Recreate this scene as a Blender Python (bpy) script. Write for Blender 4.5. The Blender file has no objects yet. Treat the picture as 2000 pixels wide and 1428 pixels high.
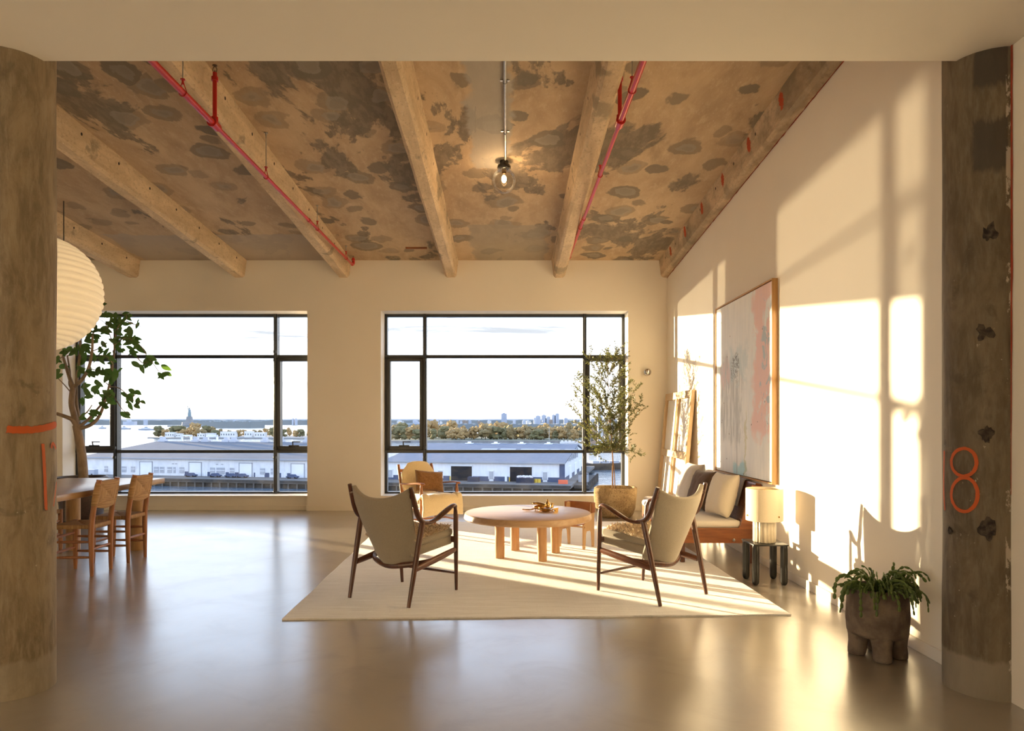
import bpy, bmesh, math, random
from mathutils import Vector, Matrix, noise as mnoise

# ------------------------------------------------------------------ scene, camera, light
C = bpy.context.scene
COL = C.collection
H, F = 1.35, 1365.0          # camera height (m) and focal length in pixels of the 2000 px frame
VX, VY = 991.0, 824.0        # vanishing point of the room's depth axis

cam_data = bpy.data.cameras.new('camera')
cam_data.sensor_width = 36.0
cam_data.lens = F * 36.0 / 2000.0
cam_data.shift_x = (1000.0 - VX) / 2000.0
cam_data.shift_y = (VY - 714.0) / 2000.0
cam_data.clip_end = 40000.0
cam_data.clip_start = 0.05
cam = bpy.data.objects.new('camera', cam_data)
COL.objects.link(cam)
cam.location = (0, 0, H)
cam.rotation_euler = (math.radians(90), 0, 0)
C.camera = cam

C.view_settings.view_transform = 'Standard'
C.view_settings.look = 'None'
C.view_settings.gamma = 1.0
C.view_settings.use_curve_mapping = False
C.view_settings.exposure = 0.0
try:
    C.cycles.use_denoising = True
    C.cycles.diffuse_bounces = 7
    C.cycles.max_bounces = 14
    C.cycles.transparent_max_bounces = 16
    C.cycles.sample_clamp_indirect = 6.0
    C.cycles.caustics_refractive = False
    C.cycles.caustics_reflective = True
    C.cycles.blur_glossy = 1.0
except Exception:
    pass

SUN_STRENGTH = 23.0
SUN_COLOR = (1.0, 0.785, 0.475)
SKY_STRENGTH = 2.9
GLINT_E = 0.75
SUN_AZ = 0.757               # sun travels (+1, -SUN_AZ) over the floor plan
SUN_TAN = 0.0814             # tangent of the sun's height

horiz = math.hypot(1.0, SUN_AZ)
sd = bpy.data.lights.new('sun', 'SUN')
sd.energy = SUN_STRENGTH
sd.color = SUN_COLOR
sd.angle = math.radians(0.53)
so = bpy.data.objects.new('sun', sd)
COL.objects.link(so)
so.location = (-40, 45, 12)
so.rotation_euler = Vector((1.0, -SUN_AZ, -SUN_TAN * horiz)).to_track_quat('-Z', 'Y').to_euler()

# the low sun's mirror glitter on the harbour water, where the water shows it
WATER_Z = -21.15
GD = 630.0
gl = bpy.data.lights.new('sun_glitter_on_water', 'AREA')
gl.shape = 'RECTANGLE'
gl.size = 6.0
gl.size_y = 11.0
gl.spread = math.radians(30)
gl.color = (1.0, 0.78, 0.47)
gl.energy = GLINT_E * math.pi * GD * GD * math.sin(math.radians(15)) ** 2
glo = bpy.data.objects.new('sun_glitter_on_water', gl)
COL.objects.link(glo)
glo.location = (-1.0 / horiz * GD, 9.0 + SUN_AZ / horiz * GD, WATER_Z + 3.5)
glo.rotation_euler = (Vector((0.3, 8.5, 1.6)) - glo.location).to_track_quat('-Z', 'Y').to_euler()

# portals in the two window openings and the added side window guide the sky light
for wx in (-0.0424, -4.872):
    pl = bpy.data.lights.new('sky_portal', 'AREA')
    pl.shape = 'RECTANGLE'
    pl.size, pl.size_y = 3.74, 2.8
    pl.cycles.is_portal = True
    po = bpy.data.objects.new('sky_portal', pl)
    COL.objects.link(po)
    po.location = (wx, 11.06, 1.63)
    po.rotation_euler = Vector((0, -1, 0)).to_track_quat('-Z', 'Z').to_euler()
pl = pl.copy()
po = bpy.data.objects.new('sky_portal', pl)
COL.objects.link(po)
po.location = (-7.68, -0.75, 1.63)
po.rotation_euler = Vector((1, 0, 0)).to_track_quat('-Z', 'Z').to_euler()

# ------------------------------------------------------------------ node helpers
def NN(nt, typ, ins=None, **props):
    n = nt.nodes.new(typ)
    for k, v in props.items():
        setattr(n, k, v)
    for k, v in (ins or {}).items():
        s = n.inputs[k]
        if isinstance(v, bpy.types.NodeSocket):
            nt.links.new(v, s)
        else:
            if isinstance(v, tuple) and len(v) == 3 and s.type == 'RGBA':
                v = v + (1.0,)
            s.default_value = v
    return n

def M2(nt, op, a, b=0.0, c=None, clamp=False):
    n = nt.nodes.new('ShaderNodeMath'); n.operation = op; n.use_clamp = clamp
    for i, v in enumerate((a, b, c)):
        if v is None: continue
        if isinstance(v, bpy.types.NodeSocket): nt.links.new(v, n.inputs[i])
        else: n.inputs[i].default_value = v
    return n.outputs[0]

def MIX(nt, fac, a, b, blend='MIX'):
    n = nt.nodes.new('ShaderNodeMix'); n.data_type = 'RGBA'; n.blend_type = blend
    for key, v in ((0, fac), (6, a), (7, b)):
        if isinstance(v, bpy.types.NodeSocket): nt.links.new(v, n.inputs[key])
        else:
            if isinstance(v, tuple) and len(v) == 3: v = v + (1.0,)
            n.inputs[key].default_value = v
    return n.outputs[2]

def STEP(nt, v, lo, hi):
    n = nt.nodes.new('ShaderNodeMapRange'); n.interpolation_type = 'SMOOTHSTEP'
    nt.links.new(v, n.inputs[0])
    n.inputs[1].default_value = lo; n.inputs[2].default_value = hi
    n.inputs[3].default_value = 0.0; n.inputs[4].default_value = 1.0
    return n.outputs[0]

def COORD(nt, scale=(1, 1, 1), kind='Object', loc=(0, 0, 0)):
    t = nt.nodes.new('ShaderNodeTexCoord')
    m = nt.nodes.new('ShaderNodeMapping')
    m.inputs['Scale'].default_value = scale
    m.inputs['Location'].default_value = loc
    nt.links.new(t.outputs[kind], m.inputs['Vector'])
    return m.outputs[0]

def NOISE(nt, vec, scale=5.0, detail=4.0, rough=0.55, dist=0.0):
    n = NN(nt, 'ShaderNodeTexNoise', {'Vector': vec, 'Scale': scale, 'Detail': detail, 'Roughness': rough, 'Distortion': dist})
    return n.outputs['Fac']

def VORO(nt, vec, scale=1.0, feature='F1', rand=1.0):
    n = NN(nt, 'ShaderNodeTexVoronoi', {'Vector': vec, 'Scale': scale, 'Randomness': rand}, feature=feature)
    return n.outputs['Distance']

def XYZ(nt, vec):
    n = nt.nodes.new('ShaderNodeSeparateXYZ'); nt.links.new(vec, n.inputs[0])
    return n.outputs

def new_mat(name):
    m = bpy.data.materials.new(name); m.use_nodes = True
    nt = m.node_tree
    return m, nt, nt.nodes['Principled BSDF']

def bump(nt, b, height, strength=0.3, dist=0.01):
    n = NN(nt, 'ShaderNodeBump', {'Strength': strength, 'Distance': dist, 'Height': height})
    nt.links.new(n.outputs[0], b.inputs['Normal'])

def setp(nt, b, **kw):
    for k, v in kw.items():
        k = k.replace('_', ' ')
        s = b.inputs[k]
        if isinstance(v, bpy.types.NodeSocket): nt.links.new(v, s)
        else:
            if isinstance(v, tuple) and len(v) == 3 and s.type == 'RGBA': v = v + (1.0,)
            s.default_value = v

def simple(name, col, rough=0.6, col2=None, scale=8.0, stretch=(1, 1, 1), bmp=0.0, bscale=60.0, metallic=0.0, **kw):
    m, nt, b = new_mat(name)
    v = COORD(nt, stretch)
    if col2 is None: col2 = tuple(c * 0.85 for c in col)
    nf = NOISE(nt, v, scale, 5.0)
    setp(nt, b, Base_Color=MIX(nt, STEP(nt, nf, 0.35, 0.65), col, col2), Roughness=rough, Metallic=metallic, **kw)
    if bmp: bump(nt, b, NOISE(nt, v, bscale, 3.0), bmp, 0.004)
    return m

def wood(name, c1, c2, axis='z', rough=0.4, scale=1.0, coat=0.0):
    m, nt, b = new_mat(name)
    st = {'x': (1.2, 14, 14), 'y': (14, 1.2, 14), 'z': (14, 14, 1.2)}[axis]
    v = COORD(nt, tuple(s * scale for s in st))
    g = NOISE(nt, v, 1.6, 6.0, 0.6, 1.5)
    g2 = NOISE(nt, v, 6.0, 3.0, 0.6, 0.3)
    f = M2(nt, 'ADD', M2(nt, 'MULTIPLY', g, 0.75), M2(nt, 'MULTIPLY', g2, 0.25))
    setp(nt, b, Base_Color=MIX(nt, STEP(nt, f, 0.36, 0.64), c1, c2), Roughness=rough, Coat_Weight=coat, Coat_Roughness=0.25)
    bump(nt, b, g2, 0.08, 0.003)
    return m

MAT = {}
# --- room surfaces
def build_materials():
    MAT['plaster'] = simple('plaster', (0.86, 0.80, 0.70), 0.75, (0.845, 0.785, 0.685), 1.5, bmp=0.04, bscale=120)
    MAT['trim_white'] = simple('trim_white', (0.84, 0.79, 0.72), 0.5, (0.82, 0.77, 0.70), 2)
    MAT['reveal'] = simple('reveal_white', (0.84, 0.80, 0.73), 0.6, (0.83, 0.78, 0.71), 2)

    # polished concrete floor
    m, nt, b = new_mat('polished_concrete')
    v = COORD(nt)
    big = NOISE(nt, v, 0.45, 5.0, 0.6, 0.6)
    mid = NOISE(nt, v, 2.2, 6.0, 0.65, 0.8)
    fine = NOISE(nt, v, 40.0, 4.0, 0.6)
    c = MIX(nt, STEP(nt, big, 0.35, 0.65), (0.29, 0.25, 0.20), (0.36, 0.31, 0.25))
    c = MIX(nt, M2(nt, 'MULTIPLY', STEP(nt, mid, 0.45, 0.7), 0.5), c, (0.25, 0.21, 0.165))
    c = MIX(nt, M2(nt, 'MULTIPLY', STEP(nt, fine, 0.62, 0.75), 0.25), c, (0.45, 0.39, 0.31))
    r = M2(nt, 'ADD', 0.15, M2(nt, 'MULTIPLY', mid, 0.14))
    setp(nt, b, Base_Color=c, Roughness=M2(nt, 'ADD', r, 0.1), IOR=1.6, Coat_Weight=1.0, Coat_IOR=1.7, Coat_Roughness=r)
    bump(nt, b, M2(nt, 'ADD', M2(nt, 'MULTIPLY', mid, 0.8), M2(nt, 'MULTIPLY', fine, 0.06)), 0.10, 0.012)
    MAT['floor'] = m

    # stained concrete ceiling
    m, nt, b = new_mat('stained_concrete_ceiling')
    v = COORD(nt)
    base_n = NOISE(nt, COORD(nt, (1.2, 0.5, 1)), 2.0, 7.0, 0.65, 0.5)
    grain = NOISE(nt, COORD(nt, (1.0, 0.35, 1)), 14.0, 5.0, 0.7)
    c = MIX(nt, STEP(nt, base_n, 0.3, 0.7), (0.56, 0.41, 0.255), (0.40, 0.28, 0.17))
    c = MIX(nt, M2(nt, 'MULTIPLY', STEP(nt, grain, 0.5, 0.72), 0.6), c, (0.60, 0.46, 0.30))
    fleck = NOISE(nt, COORD(nt, (1.4, 0.5, 1)), 60.0, 3.0, 0.6)
    c = MIX(nt, M2(nt, 'MULTIPLY', STEP(nt, fleck, 0.62, 0.7), 0.5), c, (0.66, 0.55, 0.40))
    c = MIX(nt, M2(nt, 'MULTIPLY', STEP(nt, NOISE(nt, COORD(nt, (0.8, 0.25, 1), loc=(9, 2, 0)), 5.0, 6.0, 0.7), 0.54, 0.72), 0.4), c, (0.27, 0.19, 0.115))
    # streaky paint loss
    st = NOISE(nt, COORD(nt, (1.0, 0.55, 1), loc=(3.1, 7.7, 0)), 1.15, 8.0, 0.62, 0.4)
    ragged = STEP(nt, st, 0.545, 0.570)
    c = MIX(nt, M2(nt, 'MULTIPLY', ragged, 0.88), c, MIX(nt, STEP(nt, grain, 0.4, 0.6), (0.15, 0.122, 0.088), (0.22, 0.18, 0.13)))
    # trowelled repair patches: dark halo, pale ring, mid-grey core
    warp = NN(nt, 'ShaderNodeTexNoise', {'Vector': v, 'Scale': 2.6, 'Detail': 3.0})
    wv = NN(nt, 'ShaderNodeVectorMath', {0: warp.outputs['Color'], 1: (0.5, 0.5, 0.5)}, operation='SUBTRACT').outputs[0]
    wv = NN(nt, 'ShaderNodeVectorMath', {0: wv, 'Scale': 0.30}, operation='SCALE').outputs[0]
    pv = NN(nt, 'ShaderNodeVectorMath', {0: v, 1: wv}, operation='ADD').outputs[0]
    pv = NN(nt, 'ShaderNodeMapping', {'Vector': pv, 'Scale': (1.0, 0.95, 0.0)}).outputs[0]
    d = NN(nt, 'ShaderNodeTexVoronoi', {'Vector': pv, 'Scale': 2.05, 'Randomness': 0.95}, voronoi_dimensions='2D')
    dist = d.outputs['Distance']
    rnd = XYZ(nt, d.outputs['Color'])[0]
    rad = M2(nt, 'ADD', 0.15, M2(nt, 'MULTIPLY', rnd, 0.25))
    rg = M2(nt, 'MULTIPLY', M2(nt, 'SUBTRACT', NOISE(nt, COORD(nt, (1.6, 0.9, 1)), 6.0, 7.0, 0.7), 0.5), 0.30)
    dd = M2(nt, 'ADD', M2(nt, 'SUBTRACT', dist, rad), rg)
    halo = M2(nt, 'SUBTRACT', 1.0, STEP(nt, dd, -0.02, 0.025))
    core = M2(nt, 'SUBTRACT', 1.0, STEP(nt, dd, -0.16, -0.13))
    core2 = M2(nt, 'SUBTRACT', 1.0, STEP(nt, dd, -0.25, -0.21))
    on = STEP(nt, XYZ(nt, d.outputs['Color'])[1], 0.16, 0.2)
    c = MIX(nt, M2(nt, 'MULTIPLY', halo, M2(nt, 'MULTIPLY', on, M2(nt, 'ADD', 0.35, M2(nt, 'MULTIPLY', XYZ(nt, d.outputs['Color'])[2], 0.55)))), c, (0.175, 0.145, 0.105))
    c = MIX(nt, M2(nt, 'MULTIPLY', core, M2(nt, 'MULTIPLY', on, M2(nt, 'MULTIPLY', STEP(nt, XYZ(nt, d.outputs['Color'])[0], 0.3, 0.8), 0.6))), c, (0.33, 0.29, 0.23))
    c = MIX(nt, M2(nt, 'MULTIPLY', core2, M2(nt, 'MULTIPLY', on, 0.5)), c, (0.24, 0.20, 0.15))
    # a long pale skim-coat strip and pale end strip
    p = XYZ(nt, v)
    edge = M2(nt, 'MULTIPLY', M2(nt, 'SUBTRACT', NOISE(nt, v, 3.0, 5.0), 0.5), 0.35)
    xx = M2(nt, 'ADD', p[0], edge); yy = M2(nt, 'ADD', p[1], edge)
    def band(s, lo, hi, w=0.03):
        return M2(nt, 'MULTIPLY', STEP(nt, s, lo - w, lo + w), M2(nt, 'SUBTRACT', 1.0, STEP(nt, s, hi - w, hi + w)))
    strip = M2(nt, 'MULTIPLY', band(xx, -0.36, 0.02), band(yy, 2.0, 7.4))
    c = MIX(nt, M2(nt, 'MULTIPLY', strip, 0.8), c, MIX(nt, grain, (0.44, 0.41, 0.36), (0.34, 0.31, 0.26)))
    strip2 = M2(nt, 'MULTIPLY', band(xx, -5.5, -2.6), band(yy, 9.45, 11.5))
    c = MIX(nt, M2(nt, 'MULTIPLY', strip2, 0.85), c, (0.40, 0.33, 0.26))
    strip3 = M2(nt, 'MULTIPLY', band(xx, -0.5, 0.55), band(yy, 9.1, 11.5))
    c = MIX(nt, M2(nt, 'MULTIPLY', strip3, 0.7), c, (0.33, 0.28, 0.21))
    setp(nt, b, Base_Color=c, Roughness=0.8)
    bump(nt, b, M2(nt, 'ADD', grain, M2(nt, 'MULTIPLY', ragged, -0.5)), 0.35, 0.01)
    MAT['ceiling'] = m

    # beams: board-marked ochre concrete with tie holes along the side
    def beam_mat(name, red=False):
        m, nt, b = new_mat(name)
        v = COORD(nt)
        p = XYZ(nt, v)
        n1 = NOISE(nt, COORD(nt, (3, 0.7, 3)), 2.4, 7.0, 0.65, 0.4)
        n2 = NOISE(nt, COORD(nt, (2, 0.8, 6)), 12.0, 5.0, 0.7)
        c = MIX(nt, STEP(nt, n1, 0.32, 0.66), (0.72, 0.55, 0.36), (0.53, 0.395, 0.25))
        c = MIX(nt, M2(nt, 'MULTIPLY', STEP(nt, n2, 0.55, 0.72), 0.5), c, (0.72, 0.60, 0.44))
        dn = NOISE(nt, COORD(nt, (1, 0.8, 1), loc=(5, 1, 2)), 1.9, 6.0, 0.6, 0.3)
        c = MIX(nt, M2(nt, 'MULTIPLY', STEP(nt, dn, 0.58, 0.64), 0.75), c, (0.27, 0.22, 0.15))
        n3 = NOISE(nt, COORD(nt, (1, 0.6, 1)), 38.0, 5.0, 0.7)
        c = MIX(nt, M2(nt, 'MULTIPLY', STEP(nt, n3, 0.52, 0.66), 0.55), c, (0.36, 0.25, 0.145))
        c = MIX(nt, M2(nt, 'MULTIPLY', STEP(nt, NOISE(nt, COORD(nt, (1, 0.7, 1), loc=(2, 8, 1)), 27.0, 4.0, 0.7), 0.64, 0.7), 0.7), c, (0.80, 0.71, 0.56))
        # tie holes: one each 0.62 m, 0.08 m under the slab
        sl = M2(nt, 'SUBTRACT', p[2], M2(nt, 'MULTIPLY', M2(nt, 'SUBTRACT', 10.6, p[1]), 0.0747))
        hz = M2(nt, 'SUBTRACT', sl, 3.8 - 0.075)
        fy = M2(nt, 'SUBTRACT', M2(nt, 'FRACT', M2(nt, 'DIVIDE', p[1], 0.62)), 0.5)
        fy = M2(nt, 'MULTIPLY', fy, 0.62)
        hd = M2(nt, 'SQRT', M2(nt, 'ADD', M2(nt, 'MULTIPLY', hz, hz), M2(nt, 'MULTIPLY', fy, fy)))
        hole = M2(nt, 'SUBTRACT', 1.0, STEP(nt, hd, 0.012, 0.017))
        c = MIX(nt, hole, c, (0.02, 0.014, 0.01))
        if red:
            c = MIX(nt, M2(nt, 'MULTIPLY', STEP(nt, dn, 0.42, 0.55), 0.55), c, (0.22, 0.17, 0.11))
            fr = M2(nt, 'FRACT', M2(nt, 'DIVIDE', M2(nt, 'ADD', p[1], 0.1), 0.80))
            fr = M2(nt, 'MULTIPLY', M2(nt, 'SUBTRACT', fr, 0.5), 0.8)
            rz = M2(nt, 'SUBTRACT', sl, 3.8 - 0.085)
            q = M2(nt, 'SQRT', M2(nt, 'ADD', M2(nt, 'POWER', M2(nt, 'DIVIDE', fr, 0.05), 2.0), M2(nt, 'POWER', M2(nt, 'DIVIDE', rz, 0.075), 2.0)))
            q = M2(nt, 'ADD', q, M2(nt, 'MULTIPLY', M2(nt, 'SUBTRACT', n2, 0.5), 1.6))
            c = MIX(nt, M2(nt, 'SUBTRACT', 1.0, STEP(nt, q, 0.85, 1.0)), c, (0.50, 0.075, 0.02))
        setp(nt, b, Base_Color=c, Roughness=0.85)
        bump(nt, b, M2(nt, 'ADD', n2, M2(nt, 'MULTIPLY', hole, -2.0)), 0.5, 0.012)
        return m
    MAT['beam'] = beam_mat('ochre_concrete')
    MAT['beam_red'] = beam_mat('ochre_concrete_red_dabs', True)

    # columns
    def col_mat(name, dark):
        m, nt, b = new_mat(name)
        kk = 0.55 if dark else 0.95  # the wall column's shade is put into its colour as a darker copy
        v = COORD(nt)
        p = XYZ(nt, v)
        s1 = NOISE(nt, COORD(nt, (6, 6, 1.7)), 1.5, 8.0, 0.7, 0.6)
        s2 = NOISE(nt, COORD(nt, (26, 26, 5.0)), 1.4, 6.0, 0.65)
        s3 = NOISE(nt, COORD(nt, (3, 3, 2.2)), 1.7, 6.0, 0.6, 0.6)
        c = MIX(nt, STEP(nt, s1, 0.32, 0.66), tuple(x * kk for x in (0.34, 0.26, 0.165)), tuple(x * kk for x in (0.19, 0.14, 0.085)))
        c = MIX(nt, M2(nt, 'MULTIPLY', STEP(nt, s2, 0.45, 0.7), 0.5), c, tuple(x * kk for x in (0.40, 0.33, 0.23)))
        c = MIX(nt, M2(nt, 'MULTIPLY', STEP(nt, s3, 0.58, 0.68), 0.6), c, tuple(x * kk for x in (0.13, 0.10, 0.065)))
        sp = NOISE(nt, COORD(nt, (1, 1, 0.8)), 42.0, 3.0, 0.6)
        spm = M2(nt, 'MULTIPLY', STEP(nt, sp, 0.69, 0.73), STEP(nt, s3, 0.5, 0.6))
        c = MIX(nt, M2(nt, 'MULTIPLY', spm, 0.8), c, (0.62, 0.54, 0.42))
        lo = M2(nt, 'SUBTRACT', 1.0, STEP(nt, M2(nt, 'ADD', p[2], M2(nt, 'MULTIPLY', M2(nt, 'SUBTRACT', s3, 0.5), 0.12)), 0.17, 0.20))
        c = MIX(nt, M2(nt, 'MULTIPLY', lo, 0.5), c, (0.36, 0.31, 0.24))
        if dark:
            def box(z0, z1):
                q = M2(nt, 'ADD', p[2], M2(nt, 'MULTIPLY', M2(nt, 'SUBTRACT', s2, 0.5), 0.12))
                xx = M2(nt, 'ADD', p[0], M2(nt, 'MULTIPLY', M2(nt, 'SUBTRACT', s1, 0.5), 0.04))
                return M2(nt, 'MULTIPLY', M2(nt, 'MULTIPLY', STEP(nt, q, z0 - .02, z0 + .02), M2(nt, 'SUBTRACT', 1.0, STEP(nt, q, z1 - .02, z1 + .02))),
                          M2(nt, 'MULTIPLY', STEP(nt, xx, -0.152, -0.14), M2(nt, 'SUBTRACT', 1.0, STEP(nt, xx, -0.03, -0.02))))
            k = M2(nt, 'MAXIMUM', box(2.98, 3.3), box(2.57, 2.82))
            c = MIX(nt, M2(nt, 'MULTIPLY', k, 0.85), c, (0.055, 0.045, 0.035))
            fl = M2(nt, 'MULTIPLY', STEP(nt, p[0], -0.035, -0.028), STEP(nt, NOISE(nt, COORD(nt, (2, 2, 1)), 6.0, 6.0, 0.7), 0.54, 0.57))
            c = MIX(nt, M2(nt, 'MULTIPLY', fl, 0.8), c, (0.55, 0.47, 0.37))
        setp(nt, b, Base_Color=c, Roughness=0.72)
        bump(nt, b, M2(nt, 'ADD', M2(nt, 'MULTIPLY', s1, 0.6), M2(nt, 'MULTIPLY', sp, 0.4)), 0.4, 0.012)
        return m
    MAT['column_a'] = col_mat('brown_concrete', False)
    MAT['column_b'] = col_mat('brown_concrete_patched_shaded', True)
    MAT['spall'] = simple('spalled_concrete', (0.09, 0.07, 0.05), 0.95, (0.03, 0.022, 0.016), 40, bmp=1.0, bscale=90)

    # spray paint with soft edges
    m, nt, b = new_mat('orange_spray_paint')
    at = NN(nt, 'ShaderNodeAttribute', attribute_name='edge').outputs['Fac']
    nz = NOISE(nt, COORD(nt), 55.0, 4.0)
    a = STEP(nt, M2(nt, 'ADD', at, M2(nt, 'MULTIPLY', M2(nt, 'SUBTRACT', nz, 0.5), 1.1)), 0.12, 0.55)
    setp(nt, b, Base_Color=(0.66, 0.115, 0.02), Roughness=0.7, Alpha=M2(nt, 'MULTIPLY', a, 0.8))
    MAT['spray'] = m
    MAT['red_line'] = simple('red_marking_paint', (0.40, 0.05, 0.02), 0.7, (0.28, 0.05, 0.02), 25)

    # windows
    MAT['frame'] = simple('black_steel', (0.022, 0.024, 0.026), 0.35, (0.028, 0.029, 0.03), 4)
    m, nt, b = new_mat('window_glass')
    nt.nodes.remove(b)
    out = nt.nodes['Material Output']
    tr = NN(nt, 'ShaderNodeBsdfTransparent', {'Color': (0.975, 0.98, 0.985)})
    gs = NN(nt, 'ShaderNodeBsdfGlossy', {'Color': (1, 1, 1), 'Roughness': 0.0})
    lw = NN(nt, 'ShaderNodeLayerWeight', {'Blend': 0.12})
    mx = NN(nt, 'ShaderNodeMixShader', {0: M2(nt, 'MULTIPLY', lw.outputs['Fresnel'], 0.8), 1: tr.outputs[0], 2: gs.outputs[0]})
    nt.links.new(mx.outputs[0], out.inputs[0])
    MAT['glass'] = m
    # dusty lower panes: the same glass under a thin film of dust
    m, nt, b = new_mat('dusty_window_glass')
    nt.nodes.remove(b)
    out = nt.nodes['Material Output']
    tr = NN(nt, 'ShaderNodeBsdfTransparent', {'Color': (0.965, 0.97, 0.975)})
    gs = NN(nt, 'ShaderNodeBsdfGlossy', {'Color': (1, 1, 1), 'Roughness': 0.0})
    tl = NN(nt, 'ShaderNodeBsdfTranslucent', {'Color': (0.8, 0.72, 0.62)})
    lw = NN(nt, 'ShaderNodeLayerWeight', {'Blend': 0.12})
    mx = NN(nt, 'ShaderNodeMixShader', {0: M2(nt, 'MULTIPLY', lw.outputs['Fresnel'], 0.8), 1: tr.outputs[0], 2: gs.outputs[0]})
    du = M2(nt, 'MULTIPLY', STEP(nt, NOISE(nt, COORD(nt, (1, 1, 2.2)), 2.2, 7.0, 0.7), 0.35, 0.8), 0.012)
    m2 = NN(nt, 'ShaderNodeMixShader', {0: du, 1: mx.outputs[0], 2: tl.outputs[0]})
    nt.links.new(m2.outputs[0], out.inputs[0])
    MAT['glass_dusty'] = m

    # metals, paints
    MAT['red_pipe'] = simple('red_enamel', (0.55, 0.025, 0.018), 0.28, (0.50, 0.02, 0.015), 6)
    MAT['steel'] = simple('galvanised_steel', (0.55, 0.54, 0.51), 0.4, (0.45, 0.44, 0.42), 20, metallic=0.85)
    MAT['bronze'] = simple('bronze', (0.16, 0.10, 0.05), 0.35, (0.12, 0.08, 0.04), 30, metallic=0.8)
    MAT['black_metal'] = simple('black_metal', (0.02, 0.019, 0.017), 0.25, (0.03, 0.028, 0.025), 6, metallic=0.3)
    MAT['brass'] = simple('polished_brass', (0.62, 0.40, 0.14), 0.16, (0.52, 0.32, 0.10), 20, metallic=1.0)
    MAT['chrome'] = simple('chrome', (0.75, 0.74, 0.72), 0.12, (0.72, 0.71, 0.69), 5, metallic=1.0)
    MAT['black_lacquer'] = simple('black_lacquer', (0.008, 0.007, 0.005), 0.3, (0.022, 0.02, 0.016), 9, bmp=0.06, bscale=14)
    # wood
    MAT['teak'] = wood('dark_teak', (0.125, 0.043, 0.02), (0.066, 0.022, 0.011), 'z', 0.32, 1.0, 0.25)
    MAT['teak_y'] = wood('dark_teak_rail', (0.17, 0.056, 0.024), (0.09, 0.03, 0.014), 'y', 0.32, 1.0, 0.25)
    MAT['walnut'] = wood('reddish_walnut', (0.36, 0.125, 0.038), (0.20, 0.062, 0.02), 'x', 0.35, 0.6, 0.3)
    MAT['walnut_y'] = wood('reddish_walnut_long', (0.36, 0.125, 0.038), (0.20, 0.062, 0.02), 'y', 0.35, 0.6, 0.3)
    MAT['cherry'] = wood('cherry_wood', (0.42, 0.17, 0.055), (0.30, 0.11, 0.035), 'z', 0.4)
    MAT['oak'] = wood('honey_oak', (0.50, 0.30, 0.13), (0.40, 0.225, 0.09), 'z', 0.42)
    MAT['oak_top'] = wood('honey_oak_top', (0.46, 0.28, 0.13), (0.37, 0.215, 0.095), 'y', 0.30, 0.7, 0.3)
    MAT['pine'] = wood('pale_fir', (0.60, 0.36, 0.17), (0.50, 0.27, 0.115), 'z', 0.45, 0.8)
    MAT['pine_top'] = wood('pale_fir_top', (0.56, 0.37, 0.21), (0.47, 0.29, 0.155), 'x', 0.42, 0.5, 0.12)
    MAT['ply'] = wood('birch_plywood', (0.64, 0.42, 0.21), (0.56, 0.34, 0.16), 'z', 0.45, 0.6)
    MAT['frame_wood'] = wood('honey_picture_moulding', (0.50, 0.27, 0.085), (0.42, 0.21, 0.06), 'z', 0.35, 0.7, 0.3)
    MAT['old_wood'] = wood('weathered_pale_wood', (0.66, 0.49, 0.30), (0.52, 0.36, 0.20), 'z', 0.7, 0.7)
    MAT['chair_wood'] = wood('oiled_ash', (0.42, 0.175, 0.065), (0.33, 0.125, 0.042), 'z', 0.35, 0.9, 0.2)
    # textiles
    def textile(name, c1, c2, sc=260.0, rough=0.95, sheen=0.3, st=0.25):
        m, nt, b = new_mat(name)
        v = COORD(nt)
        a = NOISE(nt, v, sc, 2.0)
        g = NOISE(nt, v, 5.0, 4.0)
        c = MIX(nt, STEP(nt, a, 0.35, 0.65), c1, c2)
        c = MIX(nt, M2(nt, 'MULTIPLY', g, 0.2), c, tuple(x * 0.8 for x in c1))
        setp(nt, b, Base_Color=c, Roughness=rough, Sheen_Weight=sheen, Sheen_Roughness=0.5)
        bump(nt, b, a, st, 0.003)
        return m
    MAT['linen'] = textile('oatmeal_wool', (0.40, 0.345, 0.265), (0.325, 0.28, 0.215))
    MAT['white_linen'] = textile('white_linen', (0.80, 0.75, 0.67), (0.73, 0.68, 0.60))
    MAT['grey_linen'] = textile('pale_grey_linen', (0.66, 0.61, 0.54), (0.58, 0.53, 0.47))
    MAT['cream_linen'] = textile('cream_linen', (0.80, 0.72, 0.58), (0.74, 0.66, 0.52))
    MAT['taupe'] = textile('taupe_velvet', (0.13, 0.078, 0.052), (0.10, 0.06, 0.04), sheen=0.2)
    MAT['rust'] = textile('rust_boucle', (0.30, 0.145, 0.045), (0.19, 0.085, 0.025), 90.0, st=0.9)
    MAT['sheepskin'] = textile('cream_sheepskin', (0.86, 0.68, 0.38), (0.78, 0.60, 0.32), 120.0, sheen=1.0, st=0.7)
    MAT['shaggy'] = textile('shaggy_fleece', (0.80, 0.66, 0.46), (0.62, 0.47, 0.30), 40.0, sheen=0.8)
    # leather backrest with woven texture
    m, nt, b = new_mat('woven_brown_leather')
    v = COORD(nt)
    vo = VORO(nt, v, 70.0)
    setp(nt, b, Base_Color=MIX(nt, STEP(nt, vo, 0.1, 0.5), (0.30, 0.12, 0.045), (0.14, 0.05, 0.02)), Roughness=0.4)
    bump(nt, b, vo, 0.8, 0.006)
    MAT['leather'] = m
    MAT['saddle'] = simple('saddle_leather', (0.36, 0.135, 0.04), 0.4, (0.30, 0.105, 0.03), 10, bmp=0.1)
    # plaid blanket
    m, nt, b = new_mat('grey_blue_blanket')
    v = COORD(nt); p = XYZ(nt, v)
    fy = M2(nt, 'FRACT', M2(nt, 'DIVIDE', M2(nt, 'ADD', p[1], 0.12), 0.42))
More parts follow.
